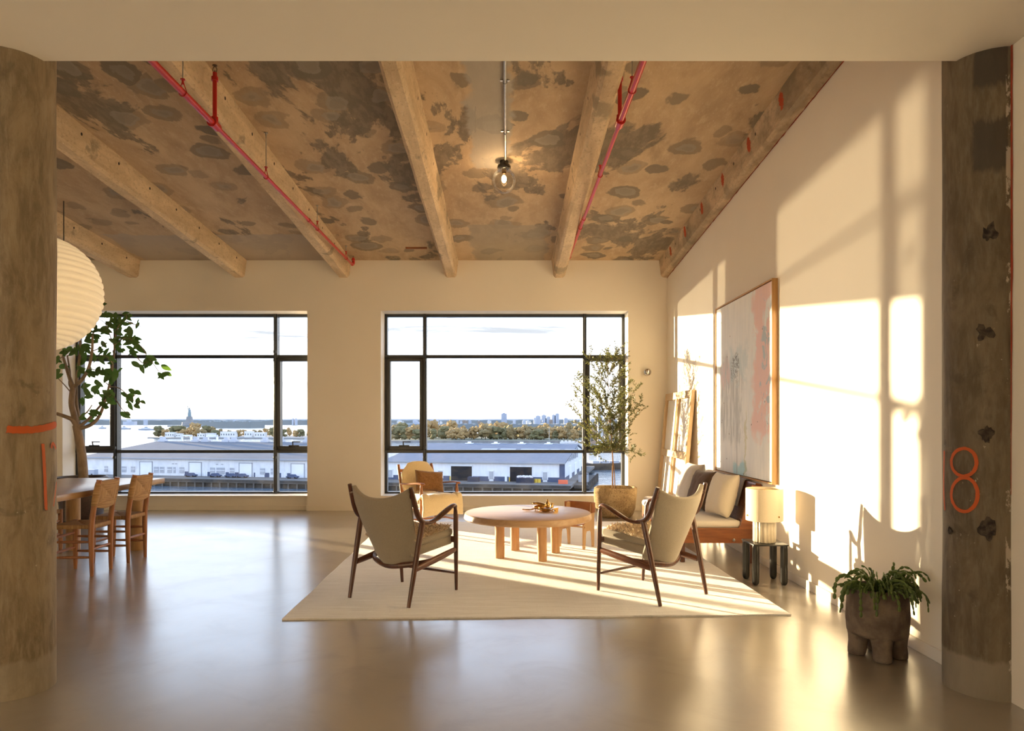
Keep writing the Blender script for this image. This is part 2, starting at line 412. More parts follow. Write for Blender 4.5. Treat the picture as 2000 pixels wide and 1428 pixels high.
    stripe = M2(nt, 'MULTIPLY', STEP(nt, fy, 0.42, 0.43), M2(nt, 'SUBTRACT', 1.0, STEP(nt, fy, 0.53, 0.54)))
    c = MIX(nt, M2(nt, 'MULTIPLY', stripe, 0.85), (0.36, 0.35, 0.38), (0.78, 0.77, 0.76))
    setp(nt, b, Base_Color=c, Roughness=0.95, Sheen_Weight=0.3)
    bump(nt, b, NOISE(nt, v, 220.0, 2.0), 0.4, 0.003)
    MAT['blanket'] = m
    # rug
    m, nt, b = new_mat('hand_woven_wool_rug')
    v = COORD(nt)
    w1 = NOISE(nt, COORD(nt, (2.2, 45, 1)), 1.0, 6.0, 0.75)
    w2 = NOISE(nt, COORD(nt, (70, 3, 1)), 1.0, 5.0, 0.7)
    g = NOISE(nt, v, 1.6, 5.0, 0.6)
    c = MIX(nt, STEP(nt, w1, 0.35, 0.68), (0.96, 0.945, 0.915), (0.70, 0.67, 0.62))
    c = MIX(nt, M2(nt, 'MULTIPLY', STEP(nt, w2, 0.60, 0.72), 0.5), c, (0.92, 0.90, 0.87))
    c = MIX(nt, M2(nt, 'MULTIPLY', STEP(nt, g, 0.4, 0.7), 0.35), c, (0.80, 0.77, 0.72))
    setp(nt, b, Base_Color=c, Roughness=1.0, Sheen_Weight=0.9, Sheen_Roughness=0.45)
    bump(nt, b, M2(nt, 'ADD', w1, M2(nt, 'ADD', w2, NOISE(nt, v, 120, 3.0))), 0.6, 0.008)
    MAT['rug'] = m
    # rush weave: strands run across in the side triangles and up in the top and bottom ones
    def rush(name, ax):
        m, nt, b = new_mat(name)
        v = COORD(nt)
        p = XYZ(nt, v)
        at = NN(nt, 'ShaderNodeAttribute', attribute_name='rush_dir').outputs['Fac']
        h1 = NOISE(nt, COORD(nt, {'z': (4, 4, 130), 'xy': (4, 170, 4)}[ax]), 1.0, 3.0, 0.7)
        h2 = NOISE(nt, COORD(nt, {'z': (150, 20, 4), 'xy': (170, 4, 4)}[ax]), 1.0, 3.0, 0.7)
        s = MIX(nt, at, h1, h2)
        sx = XYZ(nt, s)[0]
        c = MIX(nt, STEP(nt, sx, 0.35, 0.65), (0.34, 0.185, 0.075), (0.58, 0.36, 0.165))
        setp(nt, b, Base_Color=c, Roughness=0.7)
        bump(nt, b, sx, 0.9, 0.006)
        return m
    MAT['rush_back'] = rush('rush_weave_back', 'z')
    MAT['rush_seat'] = rush('rush_weave_seat', 'xy')
    # stone pots
    m, nt, b = new_mat('rough_ochre_stone')
    v = COORD(nt)
    n1 = NOISE(nt, v, 7.0, 7.0, 0.7, 0.4); n2 = NOISE(nt, v, 60.0, 4.0, 0.7)
    c = MIX(nt, STEP(nt, n1, 0.35, 0.65), (0.58, 0.42, 0.22), (0.38, 0.26, 0.125))
    c = MIX(nt, STEP(nt, n2, 0.54, 0.64), c, (0.19, 0.125, 0.06))
    c = MIX(nt, M2(nt, 'MULTIPLY', STEP(nt, NOISE(nt, COORD(nt, (1, 1, 4)), 9.0, 5.0, 0.7), 0.66, 0.7), 0.8), c, (0.72, 0.60, 0.42))
    setp(nt, b, Base_Color=c, Roughness=0.95)
    bump(nt, b, M2(nt, 'ADD', n1, n2), 1.0, 0.02)
    MAT['ochre_stone'] = m
    MAT['dark_stone'] = simple('weathered_brown_stone', (0.23, 0.175, 0.13), 0.95, (0.12, 0.088, 0.066), 9, bmp=0.9, bscale=40)
    MAT['soil'] = simple('potting_soil', (0.05, 0.035, 0.025), 1.0, (0.09, 0.06, 0.04), 40, bmp=0.8)
    MAT['brown_pot'] = wood('dark_brown_glazed', (0.075, 0.045, 0.032), (0.05, 0.03, 0.022), 'x', 0.4)
    MAT['caster'] = simple('dark_grey_base', (0.05, 0.05, 0.055), 0.6)
    # plants
    def leaf(name, c1, c2, trans):
        m, nt, b = new_mat(name)
        out = nt.nodes['Material Output']
        oi = NN(nt, 'ShaderNodeObjectInfo').outputs['Random']
        nz = NOISE(nt, COORD(nt), 12.0, 2.0)
        c = MIX(nt, M2(nt, 'ADD', M2(nt, 'MULTIPLY', oi, 0.6), M2(nt, 'MULTIPLY', nz, 0.4)), c1, c2)
        setp(nt, b, Base_Color=c, Roughness=0.38)
        tl = NN(nt, 'ShaderNodeBsdfTranslucent', {'Color': trans + (1,)})
        mx = NN(nt, 'ShaderNodeMixShader', {0: 0.35, 1: b.outputs[0], 2: tl.outputs[0]})
        nt.links.new(mx.outputs[0], out.inputs[0])
        return m
    MAT['ficus_leaf'] = leaf('ficus_leaf', (0.045, 0.08, 0.032), (0.075, 0.125, 0.045), (0.13, 0.25, 0.03))
    MAT['olive_leaf'] = leaf('olive_leaf', (0.10, 0.115, 0.05), (0.17, 0.175, 0.085), (0.16, 0.17, 0.04))
    MAT['cactus_leaf'] = leaf('cactus_segment', (0.13, 0.19, 0.05), (0.20, 0.27, 0.08), (0.22, 0.32, 0.04))
    MAT['bark_grey'] = simple('grey_bark', (0.34, 0.25, 0.17), 0.85, (0.24, 0.17, 0.115), 18, (1, 1, 0.4), bmp=0.5, bscale=50)
    MAT['bark_brown'] = simple('brown_bark', (0.26, 0.155, 0.075), 0.85, (0.18, 0.10, 0.05), 22, (1, 1, 0.4), bmp=0.5)
    # lamps
    m, nt, b = new_mat('lantern_paper')
    v = COORD(nt)
    n1 = NOISE(nt, v, 14.0, 4.0)
    setp(nt, b, Base_Color=MIX(nt, n1, (0.86, 0.78, 0.62), (0.80, 0.72, 0.56)), Roughness=0.9,
         Emission_Color=(1.0, 0.72, 0.40), Emission_Strength=0.36)
    MAT['paper'] = m
    m, nt, b = new_mat('lit_filament_bulb')
    setp(nt, b, Base_Color=(1, 0.8, 0.5), Emission_Color=(1.0, 0.62, 0.28), Emission_Strength=30.0)
    MAT['bulb'] = m
    m, nt, b = new_mat('clear_globe_glass')
    nt.nodes.remove(b)
    out = nt.nodes['Material Output']
    tr = NN(nt, 'ShaderNodeBsdfTransparent', {'Color': (0.97, 0.95, 0.92)})
    gs = NN(nt, 'ShaderNodeBsdfGlossy', {'Color': (1, 1, 1), 'Roughness': 0.02})
    lw = NN(nt, 'ShaderNodeLayerWeight', {'Blend': 0.25})
    mx = NN(nt, 'ShaderNodeMixShader', {0: M2(nt, 'MULTIPLY', lw.outputs['Fresnel'], 0.8), 1: tr.outputs[0], 2: gs.outputs[0]})
    nt.links.new(mx.outputs[0], out.inputs[0])
    MAT['globe'] = m
    MAT['shade'] = textile('ivory_parchment', (0.74, 0.64, 0.47), (0.70, 0.60, 0.44), 180.0, st=0.08)
    MAT['ceramic'] = simple('glossy_cream_ceramic', (0.72, 0.63, 0.48), 0.12, (0.62, 0.53, 0.39), 7)
    MAT['wire'] = simple('dark_cord', (0.03, 0.028, 0.025), 0.6)

    # abstract painting (object space: y = width 0..1.72, z = height 0..1.85)
    m, nt, b = new_mat('abstract_canvas')
    v = COORD(nt)
    wn = NN(nt, 'ShaderNodeTexNoise', {'Vector': v, 'Scale': 5.0, 'Detail': 7.0, 'Roughness': 0.65})
    w = NN(nt, 'ShaderNodeVectorMath', {0: wn.outputs['Color'], 1: (0.5, 0.5, 0.5)}, operation='SUBTRACT').outputs[0]
    w = NN(nt, 'ShaderNodeVectorMath', {0: w, 'Scale': 0.42}, operation='SCALE').outputs[0]
    pv = NN(nt, 'ShaderNodeVectorMath', {0: v, 1: w}, operation='ADD').outputs[0]
    p = XYZ(nt, pv); q = XYZ(nt, v)
    streak = NOISE(nt, COORD(nt, (1, 9, 1.1)), 2.2, 7.0, 0.65, 0.6)
    blot = NOISE(nt, COORD(nt, (1, 1.6, 1.2)), 2.6, 7.0, 0.62, 0.7)
    blot2 = NOISE(nt, COORD(nt, (1, 1.5, 1.2), loc=(0, 4, 9)), 3.1, 7.0, 0.62, 0.9)
    c = MIX(nt, STEP(nt, streak, 0.3, 0.7), (0.97, 0.98, 0.99), (0.84, 0.87, 0.90))
    def reg(y0, y1, z0, z1, soft=0.06):
        a = M2(nt, 'MULTIPLY', STEP(nt, p[1], y0 - soft, y0 + soft), M2(nt, 'SUBTRACT', 1.0, STEP(nt, p[1], y1 - soft, y1 + soft)))
        d2 = M2(nt, 'MULTIPLY', STEP(nt, p[2], z0 - soft, z0 + soft), M2(nt, 'SUBTRACT', 1.0, STEP(nt, p[2], z1 - soft, z1 + soft)))
        return M2(nt, 'MULTIPLY', a, d2)
    # y runs away from the viewer: y=0 is the near edge of the picture
    grey = M2(nt, 'MULTIPLY', reg(0.85, 1.62, 0.35, 1.25), STEP(nt, streak, 0.40, 0.56))
    c = MIX(nt, M2(nt, 'MULTIPLY', grey, 0.75), c, (0.52, 0.55, 0.57))
    blue = M2(nt, 'MULTIPLY', reg(0.65, 1.25, 0.95, 1.35), STEP(nt, blot2, 0.40, 0.55))
    c = MIX(nt, M2(nt, 'MULTIPLY', blue, 0.7), c, (0.66, 0.78, 0.84))
    pink = M2(nt, 'MULTIPLY', reg(-0.3, 0.52, 0.40, 2.1), STEP(nt, blot, 0.36, 0.46))
    c = MIX(nt, M2(nt, 'MULTIPLY', pink, 0.85), c, MIX(nt, blot2, (0.95, 0.62, 0.52), (0.90, 0.62, 0.66)))
    pink2 = M2(nt, 'MULTIPLY', reg(1.2, 1.5, 0.95, 1.2), STEP(nt, blot2, 0.4, 0.5))
    c = MIX(nt, M2(nt, 'MULTIPLY', pink2, 0.6), c, (0.92, 0.70, 0.72))
    sl = M2(nt, 'MULTIPLY', reg(0.02, 0.3, 0.55, 1.75, 0.03), STEP(nt, blot2, 0.555, 0.575))
    c = MIX(nt, M2(nt, 'MULTIPLY', sl, 0.9), c, (0.52, 0.62, 0.68))
    teal = reg(0.72, 1.12, -0.1, 0.13, 0.03)
    c = MIX(nt, M2(nt, 'MULTIPLY', teal, 0.8), c, (0.42, 0.74, 0.84))
    drip = M2(nt, 'MULTIPLY', M2(nt, 'MULTIPLY', STEP(nt, q[1], 0.985, 0.99), M2(nt, 'SUBTRACT', 1.0, STEP(nt, q[1], 1.0, 1.005))), M2(nt, 'SUBTRACT', 1.0, STEP(nt, q[2], 0.5, 0.6)))
    c = MIX(nt, M2(nt, 'MULTIPLY', drip, 0.8), c, (0.28, 0.29, 0.33))
    drip2 = M2(nt, 'MULTIPLY', M2(nt, 'MULTIPLY', STEP(nt, p[1], 0.70, 0.72), M2(nt, 'SUBTRACT', 1.0, STEP(nt, p[1], 0.76, 0.78))), M2(nt, 'SUBTRACT', 1.0, STEP(nt, q[2], 0.5, 0.75)))
    c = MIX(nt, M2(nt, 'MULTIPLY', drip2, 0.55), c, (0.58, 0.57, 0.34))
    ink = M2(nt, 'MULTIPLY', reg(0.97, 1.16, 0.98, 1.25, 0.04), STEP(nt, NOISE(nt, v, 16.0, 5.0, 0.7, 1.5), 0.47, 0.55))
    c = MIX(nt, M2(nt, 'MULTIPLY', ink, 0.85), c, (0.05, 0.055, 0.07))
    dots = M2(nt, 'SUBTRACT', 1.0, STEP(nt, VORO(nt, v, 7.0), 0.05, 0.075))
    c = MIX(nt, M2(nt, 'MULTIPLY', dots, 0.8), c, (0.10, 0.06, 0.06))
    setp(nt, b, Base_Color=c, Roughness=0.6)
    bump(nt, b, M2(nt, 'ADD', streak, blot), 0.35, 0.01)
    MAT['painting'] = m

    # exterior
    m, nt, b = new_mat('harbour_water')
    v = COORD(nt, (1, 1, 1))
    wv1 = NOISE(nt, COORD(nt, (0.5, 1.0, 1)), 0.16, 6.0, 0.6, 0.4)
    setp(nt, b, Base_Color=(0.10, 0.14, 0.18), Roughness=0.12, IOR=1.33)
    bump(nt, b, wv1, 0.6, 1.2)
    MAT['water'] = m
    def siding(name, c1, c2, pitch):
        m, nt, b = new_mat(name)
        v = COORD(nt); p = XYZ(nt, v)
        fr = M2(nt, 'FRACT', M2(nt, 'DIVIDE', p[0], pitch))
        ln = M2(nt, 'SUBTRACT', 1.0, STEP(nt, fr, 0.03, 0.12))
        nz = NOISE(nt, COORD(nt, (0.4, 0.4, 0.25)), 1.0, 6.0, 0.65)
        c = MIX(nt, STEP(nt, nz, 0.4, 0.75), c1, c2)
        c = MIX(nt, M2(nt, 'MULTIPLY', ln, 0.22), c, tuple(x * 0.55 for x in c1))
        setp(nt, b, Base_Color=c, Roughness=0.8)
        return m
    MAT['shed_white'] = siding('white_corrugated_wall', (0.78, 0.80, 0.84), (0.68, 0.70, 0.75), 1.2)
    MAT['shed_white_old'] = siding('weathered_white_wall', (0.74, 0.76, 0.80), (0.60, 0.62, 0.67), 1.6)
    MAT['shed_roof'] = siding('slate_grey_roof', (0.12, 0.125, 0.145), (0.09, 0.095, 0.115), 2.4)
    MAT['shed_roof_pale'] = siding('blue_grey_roof', (0.145, 0.165, 0.215), (0.12, 0.135, 0.18), 2.0)
    MAT['shed_blue'] = simple('blue_base_paint', (0.05, 0.075, 0.15), 0.7, (0.065, 0.09, 0.17), 0.5)
    MAT['door_dark'] = simple('dark_interior', (0.010, 0.010, 0.014), 0.9, (0.014, 0.014, 0.018), 0.4)
    MAT['door_grey'] = simple('grey_shutter', (0.42, 0.44, 0.49), 0.7, (0.36, 0.38, 0.43), 0.6)
    MAT['door_pale'] = simple('pale_shutter', (0.82, 0.84, 0.88), 0.7, (0.76, 0.78, 0.83), 0.3)
    MAT['door_frame'] = simple('grey_door_frame', (0.35, 0.37, 0.42), 0.7)
    MAT['deck'] = simple('pier_concrete', (0.17, 0.155, 0.145), 0.9, (0.12, 0.11, 0.10), 0.15)
    MAT['pier_timber'] = simple('pier_timber', (0.07, 0.062, 0.055), 0.9, (0.045, 0.04, 0.036), 0.4)
    MAT['dumpster'] = simple('blue_dumpster_paint', (0.02, 0.03, 0.065), 0.6)
    MAT['bags'] = simple('pale_rubbish_bags', (0.75, 0.70, 0.74), 0.6)
    MAT['safety_orange'] = simple('orange_barrier', (0.75, 0.13, 0.05), 0.6)
    MAT['yellow'] = simple('yellow_post', (0.75, 0.50, 0.05), 0.6)
    MAT['tree_green'] = simple('autumn_green_foliage', (0.19, 0.165, 0.075), 0.95, (0.13, 0.12, 0.055), 0.5)
    MAT['tree_gold'] = simple('golden_foliage', (0.40, 0.255, 0.10), 0.95, (0.28, 0.185, 0.08), 0.5)
    MAT['tree_rust'] = simple('olive_brown_foliage', (0.29, 0.205, 0.09), 0.95, (0.20, 0.15, 0.07), 0.5)
    MAT['trunk'] = simple('tree_trunk', (0.12, 0.09, 0.07), 0.95)
    MAT['shore'] = simple('shore_grass', (0.24, 0.225, 0.14), 0.95, (0.17, 0.165, 0.11), 0.02)
    MAT['seawall'] = simple('stone_seawall', (0.30, 0.285, 0.27), 0.9, (0.22, 0.21, 0.20), 0.1)
    MAT['far_shore'] = simple('hazed_wooded_shore', (0.27, 0.28, 0.27), 1.0, (0.22, 0.235, 0.235), 0.004)  # greyed in the colour itself to stand for distance haze
    MAT['far_hill'] = simple('hazed_hill', (0.52, 0.56, 0.61), 1.0, (0.50, 0.54, 0.59), 0.0008)  # pale because the haze is put into the hill colour
    MAT['tower'] = simple('grey_blue_masonry', (0.52, 0.54, 0.60), 0.9, (0.46, 0.48, 0.54), 0.03)  # grey-blue of the distance haze put into the skyline colours
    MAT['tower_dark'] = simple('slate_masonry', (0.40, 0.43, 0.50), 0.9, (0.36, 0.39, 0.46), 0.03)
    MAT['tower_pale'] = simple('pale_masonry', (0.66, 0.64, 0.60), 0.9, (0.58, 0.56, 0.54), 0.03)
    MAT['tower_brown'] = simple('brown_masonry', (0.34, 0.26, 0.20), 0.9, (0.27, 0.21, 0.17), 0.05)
    MAT['verdigris'] = simple('verdigris_copper', (0.25, 0.31, 0.33), 0.8, (0.21, 0.27, 0.29), 0.1)
    MAT['granite'] = simple('pale_granite', (0.30, 0.29, 0.29), 0.9)
    MAT['island_white'] = simple('white_render', (0.80, 0.79, 0.77), 0.85, (0.72, 0.71, 0.70), 0.1)
    MAT['far_window'] = simple('dark_window_glass', (0.10, 0.12, 0.16), 0.3)
    MAT['ship'] = simple('ship_grey', (0.36, 0.38, 0.43), 0.7)
    MAT['ship_white'] = simple('ship_white', (0.75, 0.76, 0.78), 0.7)
build_materials()

# world: pale evening sky, warm white at the horizon, thin clouds
w = bpy.data.worlds.new('evening_sky')
C.world = w
w.use_nodes = True
nt = w.node_tree
bg = nt.nodes['Background']
tc = nt.nodes.new('ShaderNodeTexCoord')
pz = XYZ(nt, tc.outputs['Generated'])
ramp = nt.nodes.new('ShaderNodeValToRGB')
nt.links.new(pz[2], ramp.inputs[0])
els = ramp.color_ramp.elements
els[0].position = 0.0; els[0].color = (1.0, 0.955, 0.87, 1)
els[1].position = 1.0; els[1].color = (0.30, 0.44, 0.72, 1)
for ps, cl in ((0.03, (1.0, 0.965, 0.90, 1)), (0.075, (0.95, 0.96, 0.96, 1)), (0.16, (0.74, 0.84, 0.97, 1)), (0.4, (0.52, 0.68, 0.95, 1))):
    e = els.new(ps); e.color = cl
cm = nt.nodes.new('ShaderNodeMapping'); cm.inputs['Scale'].default_value = (2.2, 2.2, 26.0)
nt.links.new(tc.outputs['Generated'], cm.inputs['Vector'])
cn = NOISE(nt, cm.outputs[0], 1.7, 7.0, 0.6, 0.4)
cb = M2(nt, 'MULTIPLY', STEP(nt, pz[2], 0.03, 0.07), M2(nt, 'SUBTRACT', 1.0, STEP(nt, pz[2], 0.2, 0.35)))
cf = M2(nt, 'MULTIPLY', STEP(nt, cn, 0.55, 0.66), cb)
skyc = MIX(nt, cf, ramp.outputs[0], (0.285, 0.302, 0.325))
cf2 = M2(nt, 'MULTIPLY', STEP(nt, NOISE(nt, cm.outputs[0], 3.7, 6.0, 0.6, 0.3), 0.60, 0.75), cb)
skyc = MIX(nt, M2(nt, 'MULTIPLY', cf2, 0.5), skyc, (0.99, 0.97, 0.94))
nt.links.new(skyc, bg.inputs[0])
bg.inputs[1].default_value = SKY_STRENGTH

# ------------------------------------------------------------------ mesh helpers
V3 = Vector
class MB:
    def __init__(self):
        self.v = []; self.f = []; self.attr = {}
    def add(self, verts, faces):
        o = len(self.v)
        self.v += [tuple(p) for p in verts]
        self.f += [tuple(i + o for i in f) for f in faces]
        return o
    def box(self, lo, hi, rot=None, at=None, bevel=0.0, seg=2):
        if bevel > 0:
            bm = bmesh.new()
            bmesh.ops.create_cube(bm, size=1.0)
            for vv in bm.verts:
                vv.co = V3([lo[i] + (vv.co[i] + 0.5) * (hi[i] - lo[i]) for i in range(3)])
            bmesh.ops.bevel(bm, geom=list(bm.edges), offset=bevel, segments=seg, profile=0.5, affect='EDGES')
            vs = [vv.co.copy() for vv in bm.verts]
            bm.verts.index_update()
            fs = [[vv.index for vv in ff.verts] for ff in bm.faces]
            bm.free()
        else:
            x0, y0, z0 = lo; x1, y1, z1 = hi
            vs = [V3(c) for c in ((x0,y0,z0),(x1,y0,z0),(x1,y1,z0),(x0,y1,z0),(x0,y0,z1),(x1,y0,z1),(x1,y1,z1),(x0,y1,z1))]
            fs = [(0,3,2,1),(4,5,6,7),(0,1,5,4),(1,2,6,5),(2,3,7,6),(3,0,4,7)]
        if rot is not None: vs = [rot @ p for p in vs]
        if at is not None: vs = [p + V3(at) for p in vs]
        self.add(vs, fs); return self
    def prism(self, poly, axis, a, b):
        """extrude a closed 2D outline along an axis ('x','y','z') from a to b"""
        def mk(p, t):
            return {'x': (t, p[0], p[1]), 'y': (p[0], t, p[1]), 'z': (p[0], p[1], t)}[axis]
        n = len(poly)
        vs = [mk(p, a) for p in poly] + [mk(p, b) for p in poly]
        fs = [tuple(range(n))[::-1], tuple(range(n, 2 * n))]
        fs += [(i, (i + 1) % n, n + (i + 1) % n, n + i) for i in range(n)]
        self.add(vs, fs); return self
    def tube(self, path, radii, n=10, up=None, cap=True):
        """sweep; radii: number, or list of numbers / (side, vertical) pairs"""
        P = [V3(p) for p in path]; m = len(P)
        if not isinstance(radii, (list, tuple)): radii = [radii] * m
        vs = []; prev = None
        for i in range(m):
            t = (P[min(i + 1, m - 1)] - P[max(i - 1, 0)]).normalized()
            if up is not None:
                u = V3(up); s = t.cross(u)
                if s.length < 1e-4: s = t.cross(V3((1, 0, 0)))
                s.normalize(); u2 = s.cross(t).normalized()
            elif prev is None:
                u = V3((0, 0, 1)) if abs(t.z) < 0.9 else V3((0, 1, 0))
                s = t.cross(u).normalized(); u2 = s.cross(t).normalized()
            else:
                s = (prev - t * prev.dot(t)).normalized(); u2 = s.cross(t).normalized()
            prev = s
            r = radii[i]; ra, rb = (r, r) if not isinstance(r, (list, tuple)) else r
            for k in range(n):
                a = 2 * math.pi * k / n
                vs.append(P[i] + s * (ra * math.cos(a)) + u2 * (rb * math.sin(a)))
        fs = []
        for i in range(m - 1):
            for k in range(n):
                k2 = (k + 1) % n
                fs.append((i*n+k, i*n+k2, (i+1)*n+k2, (i+1)*n+k))
        if cap:
            fs.append(tuple(range(n))[::-1]); fs.append(tuple((m-1)*n + k for k in range(n)))
        self.add(vs, fs); return self
    def lathe(self, prof, n=32, c=(0, 0, 0), wob=0.0, seed=0):
        vs = []; fs = []; m = len(prof)
        for i, (r, z) in enumerate(prof):
            for k in range(n):
                a = 2 * math.pi * k / n
                rr = r
                if wob: rr = r * (1 + wob * mnoise.noise(V3((math.cos(a) * 1.7 + seed, math.sin(a) * 1.7, z * 5))))
                vs.append((c[0] + rr * math.cos(a), c[1] + rr * math.sin(a), c[2] + z))
        for i in range(m - 1):
            for k in range(n):
                k2 = (k + 1) % n
                fs.append((i*n+k, i*n+k2, (i+1)*n+k2, (i+1)*n+k))
        if prof[0][0] > 1e-6: fs.append(tuple(range(n))[::-1])
        if prof[-1][0] > 1e-6: fs.append(tuple((m-1)*n + k for k in range(n)))
        self.add(vs, fs); return self
    def cyl(self, a, b, r, n=16, r2=None):
        return self.tube([a, b], [r, r if r2 is None else r2], n)
    def grid(self, fn, nu, nv):
        o = len(self.v)
        for j in range(nv + 1):
            for i in range(nu + 1):
                self.v.append(tuple(fn(i / nu, j / nv)))
        for j in range(nv):
            for i in range(nu):
                a = o + j * (nu + 1) + i
                self.f.append((a, a + 1, a + nu + 2, a + nu + 1))
        return self
    def blob(self, c, r, sub=2, nz=0.25, freq=1.6, seed=0, flat=1.0):
        bm = bmesh.new()
        bmesh.ops.create_icosphere(bm, subdivisions=sub, radius=1.0)
        vs = []
        for vv in bm.verts:
            k = 1 + nz * mnoise.noise(vv.co * freq + V3((seed * 7.3, seed * 3.1, seed)))
            rr = r if isinstance(r, (list, tuple)) else (r, r, r * flat)
            vs.append(V3((c[0] + vv.co.x * rr[0] * k, c[1] + vv.co.y * rr[1] * k, c[2] + vv.co.z * rr[2] * k)))
        bm.verts.index_update()
        fs = [[vv.index for vv in ff.verts] for ff in bm.faces]
        bm.free()
        self.add(vs, fs); return self
    def build(self, name, mat, parent=None, smooth=40, attr=None):
        me = bpy.data.meshes.new(name)
        me.from_pydata(self.v, [], self.f)
        me.validate(); me.update()
        bm = bmesh.new(); bm.from_mesh(me)
        bmesh.ops.recalc_face_normals(bm, faces=bm.faces)
        bm.to_mesh(me); bm.free()
        if mat is not None: me.materials.append(MAT[mat] if isinstance(mat, str) else mat)
        if smooth:
            me.shade_smooth()
            if smooth < 180: me.set_sharp_from_angle(angle=math.radians(smooth))
        if attr:
            for k, vals in attr.items():
                a = me.attributes.new(k, 'FLOAT', 'POINT')
                a.data.foreach_set('value', vals)
        o = bpy.data.objects.new(name, me)
        COL.objects.link(o)
        if parent is not None: o.parent = parent
        return o

def spline(pts, k=6):
    """Catmull-Rom through points (3D or longer tuples)"""
    P = [tuple(p) for p in pts]
    P = [P[0]] + P + [P[-1]]
    out = []
    for i in range(1, len(P) - 2):
        for s in range(k):
            t = s / k
            out.append(tuple(0.5 * ((2*b) + (c-a)*t + (2*a-5*b+4*c-d)*t*t + (-a+3*b-3*c+d)*t**3)
                             for a, b, c, d in zip(P[i-1], P[i], P[i+1], P[i+2])))
    out.append(P[-2])
    return out

def thing(name, label, cat, loc=(0, 0, 0), rz=0.0, group=None, kind=None):
    o = bpy.data.objects.new(name, None)
    o.empty_display_size = 0.1
    COL.objects.link(o)
    o.location = loc; o.rotation_euler = (0, 0, rz)
    return tag(o, label, cat, group, kind)

def tag(o, label=None, cat=None, group=None, kind=None):
    if label: o['label'] = label
    if cat: o['category'] = cat
    if group: o['group'] = group
    if kind: o['kind'] = kind
    return o

def struct(o, label=None):
    o['kind'] = 'structure'
    if label: o['label'] = label
    return o

def dup(root, loc=None, rz=None, label=None):
    r = root.copy(); COL.objects.link(r)
    if loc is not None: r.location = loc
    if rz is not None: r.rotation_euler = (0, 0, rz)
    if label: r['label'] = label
    for ch in list(root.children):
        c = ch.copy(); COL.objects.link(c); c.parent = r
        for g in list(ch.children):
            d = g.copy(); COL.objects.link(d); d.parent = c
    return r

def at(px, py, Y):
    """world point that stands at depth Y on the sight line through a photo position"""
    return V3(((px - VX) * Y / F, Y, H - (py - VY) * Y / F))

random.seed(7)
PI = math.pi

# ------------------------------------------------------------------ room shell
XR = 2.423                 # right wall
YB = 10.6                  # inner face of the window wall
SL = 0.0747                # the slab falls towards the windows
def ceil_z(y): return 3.80 + SL * (YB - y)
XL, YN = -7.2, -3.2
SOF_Y, SOF_Z = 3.5, 3.157

struct(MB().box((XL - 0.5, YN - 0.3, -0.25), (XR + 0.3, YB + 0.5, 0.0)).build('floor', 'floor'))

ymin = 1.0
c = MB().prism([(ymin, ceil_z(ymin)), (YB + 0.5, ceil_z(YB + 0.5)), (YB + 0.5, ceil_z(YB + 0.5) + 0.25), (ymin, ceil_z(ymin) + 0.25)], 'x', XL - 0.3, XR + 0.3)
struct(c.build('ceiling', 'ceiling'))
# lowered plaster ceiling over the camera, with its upright front face
c = MB().prism([(YN, SOF_Z), (SOF_Y, SOF_Z), (SOF_Y, ceil_z(SOF_Y) + 0.05), (SOF_Y - 0.12, ceil_z(SOF_Y) + 0.05), (SOF_Y - 0.12, SOF_Z + 0.12), (YN, SOF_Z + 0.12)], 'x', XL, XR + 0.02)
struct(c.build('ceiling_lowered', 'plaster'))

# window wall built round the three openings
OPEN = [(-6.752, -3.035), (-1.923, 1.836)]
WZ0, WZ1 = 0.224, 3.038
WT = 0.46
b = MB()
xs = [XL - 0.3] + [x for o in OPEN for x in o] + [XR + 0.3]
for i in range(0, len(xs), 2):
    b.box((xs[i], YB, -0.2), (xs[i + 1], YB + WT, ceil_z(YB) + 0.2))
for i, (x0, x1) in enumerate(OPEN):
    b.box((x0, YB, WZ1), (x1, YB + WT, ceil_z(YB) + 0.2))
    dy = 0.0 if i == 1 else 0.08
    b.box((x0, YB + dy, -0.2), (x1, YB + WT, WZ0))
wall_back = struct(b.build('wall_back', 'plaster', smooth=0))
struct(MB().box((XR, YN, -0.2), (XR + 0.3, YB + WT, 5.0)).build('wall_right', 'plaster', smooth=0))
# left wall with an unseen side window added as fill for the camera's end
SWY, SWH = -0.75, 1.88
b = MB()
b.box((XL - WT, YN, -0.2), (XL, SWY - SWH, 5.0)); b.box((XL - WT, SWY + SWH, -0.2), (XL, YB + WT, 5.0))
b.box((XL - WT, SWY - SWH, -0.2), (XL, SWY + SWH, WZ0)); b.box((XL - WT, SWY - SWH, WZ1), (XL, SWY + SWH, 5.0))
struct(b.build('wall_left', 'plaster', smooth=0))
struct(MB().box((XL - 0.3, YN - 0.3, -0.2), (XR + 0.3, YN, 5.0)).build('wall_rear', 'plaster', smooth=0))

# skirting boards
BH, BT = 0.074, 0.013
struct(MB().box((XR - BT, 3.6, 0), (XR, YB, BH), bevel=0.002, seg=1).build('baseboard_right', 'trim_white'))
b = MB()
edge = [XL] + [x for o in OPEN for x in o] + [XR]
for i in range(0, len(edge), 2):
    b.box((edge[i] - (BT if i else 0), YB - BT, 0), (edge[i + 1] + BT * (i + 2 < len(edge)), YB, BH), bevel=0.002, seg=1)
for i, (x0, x1) in enumerate(OPEN):
    dy = 0.0 if i == 1 else 0.08
    b.box((x0, YB + dy - BT, 0), (x1, YB + dy, BH), bevel=0.002, seg=1)
struct(b.build('baseboard_back', 'plaster'))
struct(MB().box((XL, YN, 0), (XL + BT, YB, BH)).build('baseboard_left', 'trim_white'))

